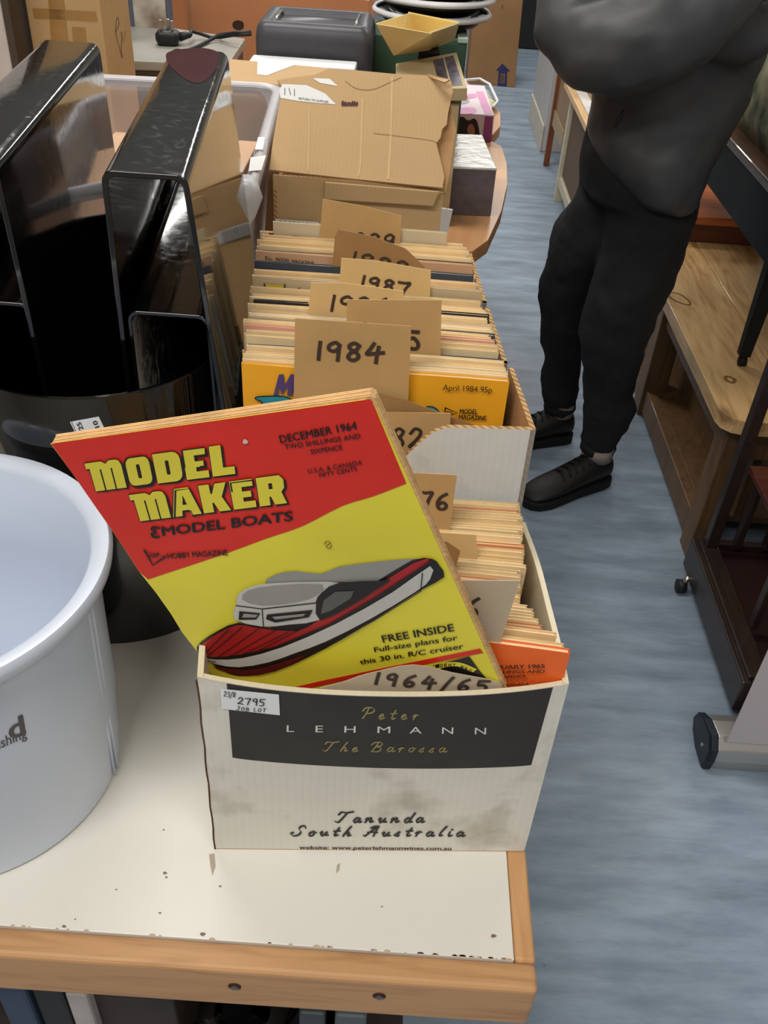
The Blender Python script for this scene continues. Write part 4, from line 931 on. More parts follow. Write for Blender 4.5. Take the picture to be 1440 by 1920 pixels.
mb.v = vv+[q-nn for q in vv]; mb.f = list(f)+[tuple(i+k for i in g[::-1]) for g in f]; es = {(a, b) for g in f for a, b in zip(g, g[1:]+g[:1])}
mb.f += [(a, b, b+k, a+k) for a, b in es if (b, a) not in es]; mb.make('raised_flap', kl, th)
ft = mat('flap_crease', (160, 126, 84), .8); p = Print(FL2); p.line([(818, 268), (800, 262), (700, 250)], .0009, 2, smooth=3); p.make('torn_crease', ft, th)
p = Print(FL2); p.line([(648, 152), (668, 166), (698, 168), (728, 156), (752, 145)], .0010, 2, smooth=4); p.make('torn_crease', ft, th)
sf = [FL2.hit(*q)-FL2.n*.012 for q in ((845, 180), (857, 234), (852, 262), (838, 352), (826, 356), (822, 280), (832, 240))]; MB().slab(sf, FL2.n*-.004).make('torn_side_flap', kraft2, th)
for ln_, w_ in (([(735, 145), (733, 250), (728, 335)], .003), ([(680, 185), (676, 300), (672, 330)], .0024), ([(580, 200), (579, 260), (578, 320)], .0018)):
    p = Print(FL2); p.line(ln_, w_, 2, smooth=3); p.make('pressed_ridge', mat('ridge_light', (206, 174, 128), .8), th)
p = Print(FL2); p.poly([(524, 168), (530, 158), (575, 160), (610, 176), (630, 196), (600, 194), (560, 190), (526, 184)], 2); p.poly([(586, 147), (618, 148), (634, 162), (600, 156)], 2); p.make('torn_label', paper, th)
p = Print(FL2); p.text('RETURN TO SUPPLIER', (560, 187), (616, 194), (560.5, 183), 4, bold=.01); p.line([(534, 166), (534, 178)], .001, 4); p.line([(542, 166), (545, 178)], .001, 4); p.line([(552, 168), (552, 180)], .001, 4); p.make('label_print', gk, th)
p = Print(FL2); 
for i in range(7): p.poly(catmull([(640+i*4.4, 192+(i*37 % 5)), (644+i*4.4, 189+(i*29 % 4)), (645+i*4.4, 197), (641+i*4.4, 200)], 2, True), 3)
props(p.make('scuff_mark', mat('scuff', (84, 52, 42), .8), th), kind='stuff')
mb = MB(); pc_ = [FL2.hit(*q)+FL2.n*d for q, d in (((800, 139), .001), ((842, 163), .016), ((832, 170), .018), ((806, 146), .002))]; mb.slab(pc_, FL2.n*-.003); mb.make('curled_corner', kl, th)
p = Print(FF); p.poly([(517, 410), (596, 416), (600, 421), (600, 440), (514, 434)], 3); lb = p.make('barcode_label', wht, th)
p = Print(FF)
for i in range(26):
    x = 522+i*2.75; w = (.0005, .0009, .0014)[(i*7) % 3]; p.line([(x, 413+i*.2), (x-.3, 440)], w, 5)
props(p.make('barcode', ink, lb), kind='stuff')
# second carton behind, with torn papers on its top
th = thing('cardboard_carton', 'brown carton with torn white labels on top, behind the big torn carton', 'box', (-.2, 1.78, .745))
zc = 1.03; c4 = [gz(*q, zc) for q in ((424, 152), (640, 164), (625, 128), (430, 110))]
MB().hexa([V((q.x, q.y, .7455)) for q in c4], c4).make('body', kl, th, bevel=.002)
F = Face((0, 0, zc), (0, 0, 1)); p = Print(F); p.poly([(483, 114), (560, 120), (540, 127), (500, 142), (482, 140)], 2); p.make('torn_label', paper, th)
# clear storage tub
def clear_mat():
    m = bpy.data.materials.new('frosted_clear_plastic'); m.use_nodes = True; N = m.node_tree.nodes; L = m.node_tree.links
    b = N['Principled BSDF']; b.inputs['Base Color'].default_value = lin((226, 222, 224)); b.inputs['Roughness'].default_value = .25
    t_ = N.new('ShaderNodeBsdfTransparent'); t_.inputs[0].default_value = (.96, .94, .94, 1); fr = N.new('ShaderNodeFresnel'); fr.inputs[0].default_value = 1.4
    ad = N.new('ShaderNodeMath'); ad.operation = 'ADD'; ad.inputs[1].default_value = .14; L.new(fr.outputs[0], ad.inputs[0])
    mx = N.new('ShaderNodeMixShader'); L.new(ad.outputs[0], mx.inputs[0]); L.new(t_.outputs[0], mx.inputs[1]); L.new(b.outputs[0], mx.inputs[2]); L.new(mx.outputs[0], N['Material Output'].inputs[0]); return m
clr = clear_mat()
th = thing('storage_tub', 'large frosted clear plastic storage tub behind the black rack', 'tub', (-.38, 1.33, TZ))
def rrect(cx, cy, a, b, r, z, yaw, n=6):
    P = []
    for sx, sy, a0_ in ((1, -1, -90), (1, 1, 0), (-1, 1, 90), (-1, -1, 180)):
        for k in range(n+1):
            t_ = math.radians(a0_+90*k/n); x = sx*(a-r)+r*math.cos(t_); y = sy*(b-r)+r*math.sin(t_)
            P.append(V((cx+x*math.cos(yaw)-y*math.sin(yaw), cy+x*math.sin(yaw)+y*math.cos(yaw), z)))
    return P
ty = math.radians(3.6); tcx, tcy, ta, tb = -.372, 1.335, .168, .245; zt_ = 1.03
R_ = lambda da, z, r=.03: rrect(tcx, tcy, ta+da, tb+da, r, z, ty)
MB().loft([R_(-.028, TZ+.001), R_(-.006, zt_-.03), R_(-.005, zt_-.002), R_(-.0068, zt_-.002), R_(-.008, zt_-.03), R_(-.030, TZ+.004)], cap=True).make('tub_wall', clr, th, True)
MB().loft([R_(-.006, zt_-.004), R_(.001, zt_+.002, .034), R_(.008, zt_, .038), R_(.0085, zt_-.016, .038), R_(.0065, zt_-.016, .037), R_(.006, zt_-.003, .036), R_(-.005, zt_-.008)], cap=False).make('rim', mat('frosted_rim', (226, 224, 228), .3, .02, alpha=.62), th, True)
F = Face((0, 0, zt_+.0025), (0, 0, 1)); p = Print(F); p.poly([(484, 258), (497, 258), (493, 282), (478, 281)], 3); p.poly([(470, 296), (499, 292), (490, 320), (466, 322)], 3); p.make('paper_label', paper, th)
mb = MB(); fr_ = tcy-tb
mb.tube([V((-.196, fr_+.02, zt_-.004)), V((-.192, fr_+.006, zt_-.01)), V((-.198, fr_-.004, zt_-.03)), V((-.2, fr_, zt_-.045))], [.016, .02, .018, .012], 14); mb.make('corner_clip', mat('frosted_clip', (224, 224, 226), .3, alpha=.6), th, True)
o = props(MB().box((-.47, 1.16, TZ+.006), (-.24, 1.50, .965)).make('cardboard_box', board('kraft_pinkish', (206, 168, 136)), None, bevel=.002, org=(-.35, 1.33, TZ)), 'pinkish cardboard box inside the clear storage tub', 'box')
# tall cardboard box at left
Pc, Pl_, Pr_ = gy(193, 60, 1.86), gy(56, 60, 1.93), gy(247, 60, 1.95); fo = Pl_+Pr_-Pc
th = thing('cardboard_box', 'tall taped brown cardboard box at the upper left behind the clear tub', 'box', (Pc.x, 1.95, .745))
fz = lambda z, P: [V((q.x, q.y, z)) for q in P]
MB().hexa(fz(.746, [Pc, Pr_, fo, Pl_]), fz(1.42, [Pc, Pr_, fo, Pl_])).make('body', kl, th, bevel=.003)
nl = (Pl_-Pc).cross(V((0, 0, 1))); F = Face(Pc, nl); p = Print(F); p.poly([(88, -40), (116, -40), (135, 140), (100, 140)], 2); p.poly([(60, 15), (180, 22), (183, 40), (64, 34)], 2); p.poly([(135, 50), (160, 52), (168, 140), (142, 140)], 2)
props(p.make('packing_tape', mat('brown_tape', (168, 128, 74), .25, .1, 20), th), kind='stuff')
nr = (Pr_-Pc).cross(V((0, 0, 1))); F = Face(Pc, nr); p = Print(F); p.line([(216, 60), (219, 32), (223, 45), (217, 62), (224, 90), (229, 110), (227, 88), (229, 60)], .0012, 2, smooth=3); p.line([(226, 60), (231, 80), (235, 58)], .001, 2); p.make('pen_scribble', mark, th)
# white cupboard at far left
th = thing('white_cupboard', 'white painted cupboard with a dark side edge at the far left', 'cupboard', (-.9, 1.9, .745))
wa, wb = gy(50, 20, 1.95), gy(-120, 20, 1.80)
zf0, zf1 = .746, 1.42
MB().hexa([V((wb.x, 1.78, zf0)), V((wa.x-.012, 1.86, zf0)), V((wa.x-.012, 2.2, zf0)), V((wb.x, 2.2, zf0))], [V((wb.x, 1.78, zf1)), V((wa.x-.012, 1.86, zf1)), V((wa.x-.012, 2.2, zf1)), V((wb.x, 2.2, zf1))]).make('body', mat('cool_white_paint', (206, 200, 198), .5), th, bevel=.003)
MB().hexa([V((wa.x-.0115, 1.862, zf0)), V((wa.x, 1.866, zf0)), V((wa.x, 2.2, zf0)), V((wa.x-.0115, 2.2, zf0))], [V((wa.x-.0115, 1.862, zf1)), V((wa.x, 1.866, zf1)), V((wa.x, 2.2, zf1)), V((wa.x-.0115, 2.2, zf1))]).make('dark_edge', mat('dark_edge_brown', (70, 58, 48), .6), th)
o = MB().hexa(fz(.7505, [V((-.70, 1.28, 0)), V((-.60, 1.3, 0)), V((-.63, 1.56, 0)), V((-.74, 1.56, 0))]), fz(1.0, [V((-.70, 1.28, 0)), V((-.60, 1.3, 0)), V((-.63, 1.56, 0)), V((-.74, 1.56, 0))])).make('cream_folder_box', mat('cream_card', (226, 216, 190), .6), None, bevel=.002, org=(-.58, 1.4, .75)); props(o, 'cream file box to the left of the clear storage tub', 'box')
# grey flat case with plug and cable on it
zg = .93; c4 = [gz(*q, zg) for q in ((200, 112), (428, 120), (460, 72), (225, 38))]
th = thing('grey_case', 'flat grey case under the mains plug, between the cartons', 'case', (c4[0].x+.1, c4[0].y+.1, .745))
grm = mat('grey_laminate', (164, 162, 154), .4, .05, 12)
MB().hexa([V((q.x, q.y, zg-.02)) for q in c4], c4).make('case_lid', grm, th, bevel=.003)
ci_ = sum(c4, V())/4; c5 = [ci_+(q-ci_)*.96 for q in c4]; MB().hexa([V((q.x, q.y, .746)) for q in c5], [V((q.x, q.y, zg-.0205)) for q in c5]).make('case_body', mat('dark_grey_case', (88, 84, 80), .6), th, bevel=.003)
F = Face((0, 0, zg), (0, 0, 1)); pp = gz(316, 84, zg)
th = thing('mains_plug', 'black three-pin mains plug lying pins-up on the grey case', 'plug', pp)
rub = mat('black_rubber', (30, 32, 34), .5); nick = mat('brass_pin', (190, 186, 178), .25, metal=.9)
MB().loft([rrect(pp.x, pp.y, .022, .020, .012, pp.z+.001, .1), rrect(pp.x, pp.y, .027, .024, .012, pp.z+.012, .1), rrect(pp.x, pp.y, .027, .024, .012, pp.z+.024, .1), rrect(pp.x, pp.y, .022, .02, .01, pp.z+.030, .1)]).make('plug_body', rub, th, True)
for dx, dy, s in ((-.013, -.004, .0032), (.013, -.004, .0032), (0, .012, .004)):
    MB().box((pp.x+dx-s, pp.y+dy-.002, pp.z+.030), (pp.x+dx+s, pp.y+dy+.002, pp.z+.052)).make('pin', nick, th, bevel=.0008)
MB().tube([V((pp.x+.024, pp.y+.008, pp.z+.016)), V((pp.x+.040, pp.y+.013, pp.z+.02)), V((pp.x+.050, pp.y+.016, pp.z+.021))], [.010, .008, .006], 10).make('cord_grip', rub, th, True)
def on(px, py, z): return gz(px, py, z)
cp = [V((pp.x+.050, pp.y+.016, pp.z+.021)), on(358, 58, zg+.02), on(378, 64, zg+.012), on(395, 70, zg+.006), on(412, 70, zg+.006), on(435, 66, zg+.02), on(470, 64, zg+.03)]
o = MB().tube(cp, .0042, 8).make('power_cable', rub, None, True, org=tuple(cp[0])); props(o, 'black cable running right from the mains plug to the charcoal bread bin', 'cable')
cp = [on(330, 104, zg+.0052), on(372, 86, zg+.0052), on(392, 76, zg+.0060), on(410, 66, zg+.014), on(440, 62, zg+.026), on(470, 60, zg+.034)]
o = MB().tube(cp, .0042, 8).make('power_cable', rub, None, True, org=tuple(cp[0])); props(o, 'second black cable crossing below the first on the grey case', 'cable')
# stack of framed pictures at the very top
fr = thing('framed_picture', 'framed brown and white picture leaning behind the grey case at the upper left', 'picture', gy(290, 30, 2.45)*1)
pa, pb = gy(238, 40, 2.5), gy(322, 42, 2.5)
ORGf = ORG[fr]
MB().box((pa.x, 2.5, .746), (pb.x, 2.52, 1.15)).make('frame', mat('blue_grey_frame', (96, 102, 116), .5), fr, bevel=.003)
MB().box((pa.x+.02, 2.497, .78), (pb.x-.012, 2.4995, 1.13)).make('picture_sheet', mat('mottled_picture', (206, 200, 188), .5, .2, 14, rgb2=(120, 90, 66)), fr)
# open brown carton at the back
tb_ = board('terracotta_board', (196, 134, 92)); YB2 = 2.62
ba, bb = gy(357, 48, YB2), gy(690, 14, YB2); zbk = bb.z
th = thing('open_carton', 'wide open reddish-brown carton with a hand hole behind the charcoal bread bin', 'box', ((ba.x+bb.x)/2, YB2+.2, .745))
panel('front_panel', th, V((ba.x, YB2, 0)), V((bb.x, YB2+.03, 0)), zbk+.02, .005, (0, 1, 0), tb_, kraft2, 4, 3, zb=.746, prof=lambda s: zbk+.06-.05*s)
panel('side_panel', th, V((ba.x, YB2, 0)), V((ba.x-.12, YB2+.32, 0)), zbk+.06, .005, (1, 0, 0), tb_, kraft2, 4, 3, zb=.746)
panel('side_panel', th, V((bb.x, YB2+.03, 0)), V((bb.x+.0, YB2+.35, 0)), zbk+.01, .005, (-1, 0, 0), tb_, kraft2, 4, 3, zb=.746)
panel('back_panel', th, V((ba.x-.12, YB2+.33, 0)), V((bb.x, YB2+.36, 0)), zbk+.06, .005, (0, -1, 0), tb_, kraft2, 4, 3, zb=.746)
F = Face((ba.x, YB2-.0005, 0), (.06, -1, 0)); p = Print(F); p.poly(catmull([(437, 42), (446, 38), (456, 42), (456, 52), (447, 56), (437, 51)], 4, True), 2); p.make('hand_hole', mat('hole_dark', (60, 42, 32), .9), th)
# charcoal bread bin
YA = 1.95; xa, xb = gy(476, 60, YA).x, gy(697, 70, YA).x; za = gy(590, 47, YA).z; dA = gz(590, 14, za).y-YA
ch_m = mat('charcoal_plastic', (74, 74, 80), .38, .05, 30, .05, 200)
th = thing('bread_bin', 'charcoal grey bread bin with a recessed top, between the cartons at the back', 'bread bin', ((xa+xb)/2, YA+dA/2, .745))
cxm, cym = (xa+xb)/2, YA+dA/2; hw = (xb-xa)/2
MB().loft([rrect(cxm, cym, hw*.99, dA/2, .02, .746, 0), rrect(cxm, cym, hw, dA/2, .02, za-.03, 0), rrect(cxm, cym, hw-.003, dA/2-.002, .018, za-.012, 0), rrect(cxm, cym, hw-.012, dA/2-.01, .014, za, 0), rrect(cxm, cym, hw-.03, dA/2-.026, .008, za, 0), rrect(cxm, cym, hw-.032, dA/2-.028, .008, za-.012, 0)]).make('body', ch_m, th, True)
mb = MB(); mb.tube([V((cxm-hw+.035, cym-dA/2+.03, za-.004)), V((cxm-hw+.035, cym+dA/2-.03, za-.004))], .003, 8); mb.make('lid_hinge', nick, th, True)
mb = MB(); mb.tube([V((cxm+hw-.035, cym-dA/2+.03, za-.004)), V((cxm+hw-.035, cym+dA/2-.03, za-.004))], .003, 8); mb.make('lid_hinge', nick, th, True)
# white flat box in front of it
zw = gy(565, 108, 1.93).z; wa, wb = gy(470, 104, 1.90), gy(668, 118, 1.90)
o = MB().hexa(fz(.7455, [V((wa.x, 1.855, 0)), V((wb.x, 1.865, 0)), V((wb.x, 1.93, 0)), V((wa.x, 1.93, 0))]), fz(zw, [V((wa.x, 1.855, 0)), V((wb.x, 1.865, 0)), V((wb.x, 1.93, 0)), V((wa.x, 1.93, 0))])).make('white_box', wht, None, bevel=.003, org=((wa.x+wb.x)/2, 1.9, .7455)); props(o, 'plain white box standing in front of the charcoal bread bin', 'box')
# green box
YG = 2.1; ga, gb_ = gy(690, 62, YG), gy(878, 62, YG)
th = thing('green_box', 'dark green box behind the cream tray', 'box', ((ga.x+gb_.x)/2, YG+.08, .745)); grn = mat('dark_green_card', (58, 86, 66), .55, .08, 30)
MB().box((ga.x, YG, .746), (gb_.x, YG+.16, ga.z)).make('body', grn, th, bevel=.003)
MB().box((gb_.x-.02, YG-.0015, ga.z-.006), (gb_.x+.001, YG+.1, ga.z+.0015)).make('worn_edge', mat('worn_white', (170, 190, 172), .8), th)
# black trays with white rims, stacked on the green box
bt = mat('black_tray_plastic', (22, 24, 24), .35); wr = mat('white_rim', (232, 232, 234), .45)
cxp = gy(810, 20, 2.2).x
for k, (dz, r_, lab) in enumerate(((0, .128, 'lowest black round tray with a white rim, in the stack on the green box'), (.030, .130, 'middle black round tray of the stack on the green box'), (.058, .126, 'top black round tray of the stack on the green box'))):
    z0 = ga.z+.002+dz; c_ = V((cxp+.004*k, YG+.125, z0)); th = thing('round_tray', lab, 'tray', c_, 'black round trays')
    MB().lathe([(0, 0), (r_*.72, 0), (r_*.96, .026), (r_*.94, .027), (r_*.7, .004), (0, .003)], c_, 48).make('tray_dish', bt, th, True)
    MB().lathe([(r_*.945, .0262), (r_*.97, .0235), (r_, .022), (r_*1.015, .0275), (r_*.975, .034), (r_*.93, .030)], c_, 48, closed=True).make('rim', wr, th, True)
# cream tray on a dark stand
cr = mat('cream_tray_card', (238, 214, 150), .55, .03, 20); zr_ = 1.085
rim4 = [gz(*q, zr_) for q in ((704, 44), (808, 62), (861, 44), (766, 25))]; zb_ = zr_-.06
cen = sum(rim4, V())/4; 
b0 = [gz(*q, zb_) for q in ((737, 103), (806, 93), (852, 76))]; b0.append(b0[0]+b0[2]-b0[1])
th = thing('cream_tray', 'cream flared card tray perched in front of the black round trays', 'tray', sum(b0, V())/4)
for i in range(4):
    j = (i+1) % 4; nrm = ((b0[j]-b0[i]).cross(rim4[i]-b0[i])).normalized(); 
    if nrm.dot(cen-b0[i]) < 0: nrm = -nrm
    MB().slab([b0[i], b0[j], rim4[j], rim4[i]], nrm*.003).make('tray_side', cr, th)
MB().slab(b0, (0, 0, .003)).make('tray_floor', cr, th)
sb_ = sum(b0, V())/4
o = MB().box((sb_.x-.012, sb_.y-.03, .746), (sb_.x+.03, sb_.y+.02, zb_-.001)).make('black_stand', bt, None, bevel=.002, org=(sb_.x, sb_.y, .746)); props(o, 'small black stand holding up the cream tray', 'stand')
# tilted boxed game with a dark picture
th = thing('game_box', 'buff box with a dark grey picture, tilted against the green box', 'box', gy(800, 165, 1.8))
q4 = [gy(742, 168, 1.76), gy(876, 165, 1.76), gy(856, 98, 1.90), gy(742, 119, 1.90)]
nb_ = (q4[1]-q4[0]).cross(q4[3]-q4[0]).normalized(); q4[2] = Face(q4[0], nb_).hit(856, 98); nb_ = -nb_ if nb_.z > 0 else nb_
MB().slab(q4, nb_*.022).make('body', mat('buff_card', (196, 176, 134), .6), th, bevel=.001)
F = Face(q4[0], nb_); p = Print(F); p.poly([(812, 113), (850, 104), (868, 160), (824, 163)], 2); p.make('dark_picture', mat('dark_picture', (104, 100, 112), .4, .3, 60, rgb2=(48, 46, 56)), th)
p = Print(F); p.line([(832, 109), (845, 160)], .003, 3); p.make('picture_line', mat('buff_card', (1, 1, 1)), th)
MB().box((q4[0].x+.01, 1.78, .746), (q4[1].x-.01, 1.84, q4[0].z-.022)).make('support_tray', mat('buff_card', (1, 1, 1)), th)
# ------------------------------------------------------------------ furniture row on the right
wp = mat('white_cabinet', (196, 192, 188), .5, .04, 6); rbw = wood('red_brown_wood', (140, 78, 42), (100, 50, 26), .4, 'Z', 8, .2, .1, False); bw = wood('mid_brown_wood', (160, 122, 80), (134, 98, 60), .5, 'Z', 6, .1, .1, False)
th = thing('white_cabinet', 'white low cabinet with a keyhole at the far end of the aisle', 'cabinet', (.95, 5.3, 0))
MB().box((.695, 4.99, .0), (1.3, 5.66, .95)).make('body', wp, th, bevel=.004)
MB().box((.685, 4.985, .0), (.6945, 5.66, .13)).make('plinth', mat('white_plinth', (214, 206, 190), .5), th, bevel=.002)
MB().box((.690, 5.16, .60), (.6945, 5.175, .66)).make('handle_slot', ink, th)
th = thing('wooden_cabinet', 'brown wooden cabinet on red-brown legs beyond the cream-framed table', 'cabinet', (.9, 4.55, 0))
MB().box((.70, 4.36, .26), (1.2, 4.74, .95)).make('side_panel', bw, th, bevel=.003)
MB().box((.695, 4.36, .20), (.6995, 4.74, .27)).make('rail', mat('pale_rail', (176, 152, 116), .5), th)
for x, y in ((.685, 4.75), (1.17, 4.75)): MB().box((x, y-.012, 0), (x+.028, y+.018, .98)).make('leg', rbw, th, bevel=.002)
cf = mat('cream_frame_paint', (206, 196, 172), .5)
th = thing('cream_framed_table', 'small cream-framed table with brown panels, partly hidden by the standing person', 'table', (.95, 3.85, 0)); ZF = .47
MB().box((.655, 3.35, ZF), (1.25, 4.3, ZF+.025)).make('table_top', wood('pale_top', (226, 190, 140), (206, 166, 116), .5, 'Y', 6, .1, .1, False), th, bevel=.003)
for x in (.684, 1.19):
    for y in (3.42, 4.235): MB().box((x, y-.02, 0), (x+.035, y+.02, ZF-.0005)).make('leg', cf, th, bevel=.002)
MB().box((.690, 3.44, .07), (.712, 4.215, .11)).make('lower_rail', cf, th); MB().box((.705, 4.235, .09), (1.19, 4.25, .12)).make('lower_rail', cf, th)
MB().box((.70, 3.44, .12), (.705, 4.215, ZF-.001)).make('side_panel', mat('brown_panel', (104, 78, 54), .6), th)
o = MB().box((.68, 3.6, ZF+.026), (1.1, 4.1, ZF+.032)).make('white_cloth', mat('white_cloth', (226, 224, 218), .8), None, bevel=.002, org=(.9, 3.85, ZF+.026)); props(o, 'white cloth laid on the cream-framed table', 'cloth')
o = MB().box((.72, 3.95, ZF+.034), (1.05, 4.16, ZF+.30)).make('cardboard_box', kl, None, bevel=.002, org=(.9, 4.05, ZF+.034)); props(o, 'brown cardboard box on the white cloth beside the person', 'box')
th = thing('small_frame', 'small dark picture frame on the white cloth, touching the grey jacket', 'frame', (.78, 3.72, ZF+.033)); MB().box((.735, 3.70, ZF+.034), (.76, 3.82, ZF+.17)).make('frame', mat('frame_brown', (92, 66, 40), .5), th, bevel=.002); MB().box((.7335, 3.715, ZF+.05), (.7349, 3.805, ZF+.155)).make('dark_glass', ink, th)
# upright brown carton with arrow mark on the floor at the far end
fa, fb = V((.345, 6.40, 0)), V((.655, 6.36, 0))
th = thing('tall_carton', 'tall brown carton with a blue arrow mark standing on the floor at the aisle end', 'box', (.5, 6.55, 0))
kdk = board('kraft_dark', (172, 128, 84)); zt4 = gy(960, 0, 6.36).z+.02
MB().hexa([fa, fb, fb+V((0, .3, 0)), fa+V((0, .3, 0))], [q+V((0, 0, zt4)) for q in (fa, fb-V((.02, 0, 0)), fb+V((-.02, .3, 0)), fa+V((0, .3, 0)))]).make('body', kdk, th, bevel=.004)
F = Face(fa, V((-.129, -1, 0))); p = Print(F); p.poly([(942, 119), (957, 134), (951, 134), (950, 162), (933, 161), (935, 133), (930, 132)], 6, holes=[[(939, 138), (947, 138), (946, 156), (937, 156)]]); p.make('blue_arrow', mat('blue_stamp', (54, 54, 104), .6), th)
p = Print(F); p.poly([(939.5, 140), (945.5, 140), (944.5, 155), (938, 155)], 7); p.line([(950+8*math.cos(k*.7), 14+7*math.sin(k*.7)) for k in range(9)], .012, 6, closed=True); p.make('stamp_ring', mat('brown_stamp', (104, 84, 72), .6), th)
o = MB().box((.5, 7.6, 0), (1.3, 8.0, .5)).make('black_chest', mat('black_chest', (24, 24, 24), .5), None, bevel=.01, org=(.9, 7.8, 0)); props(o, 'black low chest at the far end of the room', 'chest')
# pine bench
oldp = wood('old_pine', (216, 178, 124), (160, 118, 68), .42, 'Y', 7, .15, .3); shadep = wood('pine_shaded', (116, 86, 54), (84, 60, 38), .5, 'Z', 8, .05, .2)  # legs and rails: side shade put into the darker pine colour
ZB_ = .42; th = thing('pine_coffee_table', 'worn solid pine low table with a ring stain, beside the standing person', 'table', (1.05, 2.45, 0))
x = .70; y0_, y1_ = 1.655, 3.25
for k in range(4):
    w = .172; poly = [V((x, y0_, 0)), V((x+w, y0_, 0)), V((x+w, y1_, 0)), V((x, y1_, 0))]
    if k == 0: poly = [V((x, y0_+.05, 0)), V((x+.006, y0_+.025, 0)), V((x+.025, y0_+.006, 0)), V((x+.05, y0_, 0))]+poly[1:]
    MB().hexa([q+V((0, 0, ZB_-.035)) for q in poly], [q+V((0, 0, ZB_)) for q in poly]).make('plank', oldp, th, bevel=.0012); x += w+.0022
F = Face((0, 0, ZB_), (0, 0, 1)); p = Print(F); p.line(catmull([(1255, 549), (1275, 552), (1293, 566), (1290, 572), (1268, 565), (1255, 556)], 4, True), .006, 2, closed=True); p.line([(1364, 706), (1378, 712), (1372, 718), (1360, 711)], .008, 2, closed=True, smooth=3); p.make('ring_stain', mat('ring_stain', (128, 92, 50), .5), th)
for x, y in ((.735, 1.70), (1.30, 1.70), (.735, 2.36), (1.30, 3.15), (.735, 3.15)): MB().box((x, y, 0), (x+.068, y+.068, ZB_-.036)).make('leg', shadep, th, bevel=.003)
MB().box((.75, 1.77, ZB_-.13), (.775, 3.15, ZB_-.036)).make('apron', shadep, th, bevel=.002); MB().box((.80, 1.71, ZB_-.13), (1.30, 1.735, ZB_-.036)).make('apron', shadep, th, bevel=.002)
MB().box((.745, 1.77, .012), (.775, 3.15, .085)).make('lower_rail', shadep, th, bevel=.003); MB().box((.776, 1.78, .06), (1.30, 3.15, .08)).make('lower_shelf', shadep, th, bevel=.002)
MB().box((.85, 1.78, .081), (.87, 3.1, ZB_-.14)).make('centre_panel', shadep, th)
# red-brown plinth on it
rw = wood('red_mahogany', (198, 112, 62), (160, 80, 40), .25, 'X', 5, .5, .05, False); rwd = wood('red_mahogany_dark', (110, 54, 28), (82, 38, 20), .4, 'X', 5, .3, .05, False)
th = thing('mahogany_plinth', 'glossy red-brown wooden plinth lying on the far part of the pine table', 'plinth', (1.05, 2.95, ZB_))
MB().box((.815, 2.675, ZB_+.0005), (1.075, 3.22, ZB_+.055)).make('base', rwd, th, bevel=.004); MB().box((.805, 2.66, ZB_+.0555), (1.09, 3.24, ZB_+.08)).make('moulded_top', rw, th, bevel=.006)
# black table standing on the pine table
th = thing('black_side_table', 'black table with castors standing on top of the pine table', 'table', (1.1, 2.4, ZB_)); bkw = mat('black_lacquer', (24, 24, 23), .6, .1, 20, spec=.25)
lb0 = gz(1388, 684, ZB_); zt5 = .822
for x, y in ((lb0.x, lb0.y), (1.32, lb0.y), (1.32, 2.6), (lb0.x+.0, 2.86)):
    MB().loft([rrect(x, y, .013, .013, .003, ZB_+.026, 0, 2), rrect(x+.003, y, .019, .019, .003, zt5-.13, 0, 2)]).make('leg', bkw, th, bevel=.001)
    c = MB(); c.tube([V((x, y, ZB_+.012)), V((x, y, ZB_+.027))], .008, 10); c.make('castor_stem', mat('castor_metal', (70, 66, 62), .4, metal=.8), th, True)
    c = MB(); c.tube([V((x-.008, y-.004, ZB_+.012)), V((x+.008, y-.004, ZB_+.012))], .0115, 14); c.make('castor', bkw, th, True)
xp = .752
MB().box((xp, 1.80, zt5-.13), (xp+.02, 2.92, zt5-.012)).make('apron', bkw, th, bevel=.002); MB().box((xp+.02, 1.80, zt5-.13), (1.36, 1.82, zt5-.012)).make('apron', bkw, th, bevel=.002)
MB().box((xp-.008, 1.79, zt5-.0115), (1.37, 2.93, zt5+.008)).make('table_top', wood('dark_brown_edge', (92, 62, 42), (62, 40, 26), .4, 'Y', 8, .2, .1, False), th, bevel=.004)
foli = mat('camouflage_fabric', (150, 146, 116), .8, .3, 16, .5, 40, rgb2=(52, 66, 46), detail=2)
mb = MB(); mb.loft([rrect(.985, 2.20, .205*s, .26*s, .06, zt5+.0085+z, 0) for z, s in ((0, .95), (.05, 1.02), (.12, 1.0), (.19, .9), (.22, .7))]); o = mb.make('patterned_cushion', foli, None, True, org=(.99, 2.25, zt5+.0085)); props(o, 'green and brown patterned cushion on the black table at the right edge', 'cushion')
# dark trolley in front
dkw = wood('dark_mahogany', (52, 38, 32), (34, 24, 22), .4, 'Y', 7, .2, .1, False)
tb0, tb1 = gz(1277, 1035, .035), gz(1352, 1290, .035); xt = (tb0.x+tb1.x)/2; print('trolley', tb0, tb1, gx(1290, 1010, xt), gx(1395, 1265, xt), gx(1325, 1005, xt+.05), gx(1393, 835, xt+.05), gx(1440, 945, xt+.05))
th = thing('wooden_trolley', 'dark mahogany slatted trolley on castors beside the roll-up banner', 'trolley', (xt+.3, 1.45, 0))
Y0t, Y1t = 1.20, 1.640
MB().box((xt, Y0t, .035), (xt+.018, Y1t, .115)).make('side_rail', dkw, th, bevel=.003); MB().box((xt+.55, Y0t, .035), (xt+.568, Y1t, .115)).make('side_rail', dkw, th, bevel=.003)
MB().box((xt+.0185, Y1t-.018, .035), (xt+.5495, Y1t, .115)).make('end_rail', dkw, th, bevel=.003); MB().box((xt+.0185, Y0t, .035), (xt+.5495, Y0t+.018, .115)).make('end_rail', dkw, th, bevel=.003)
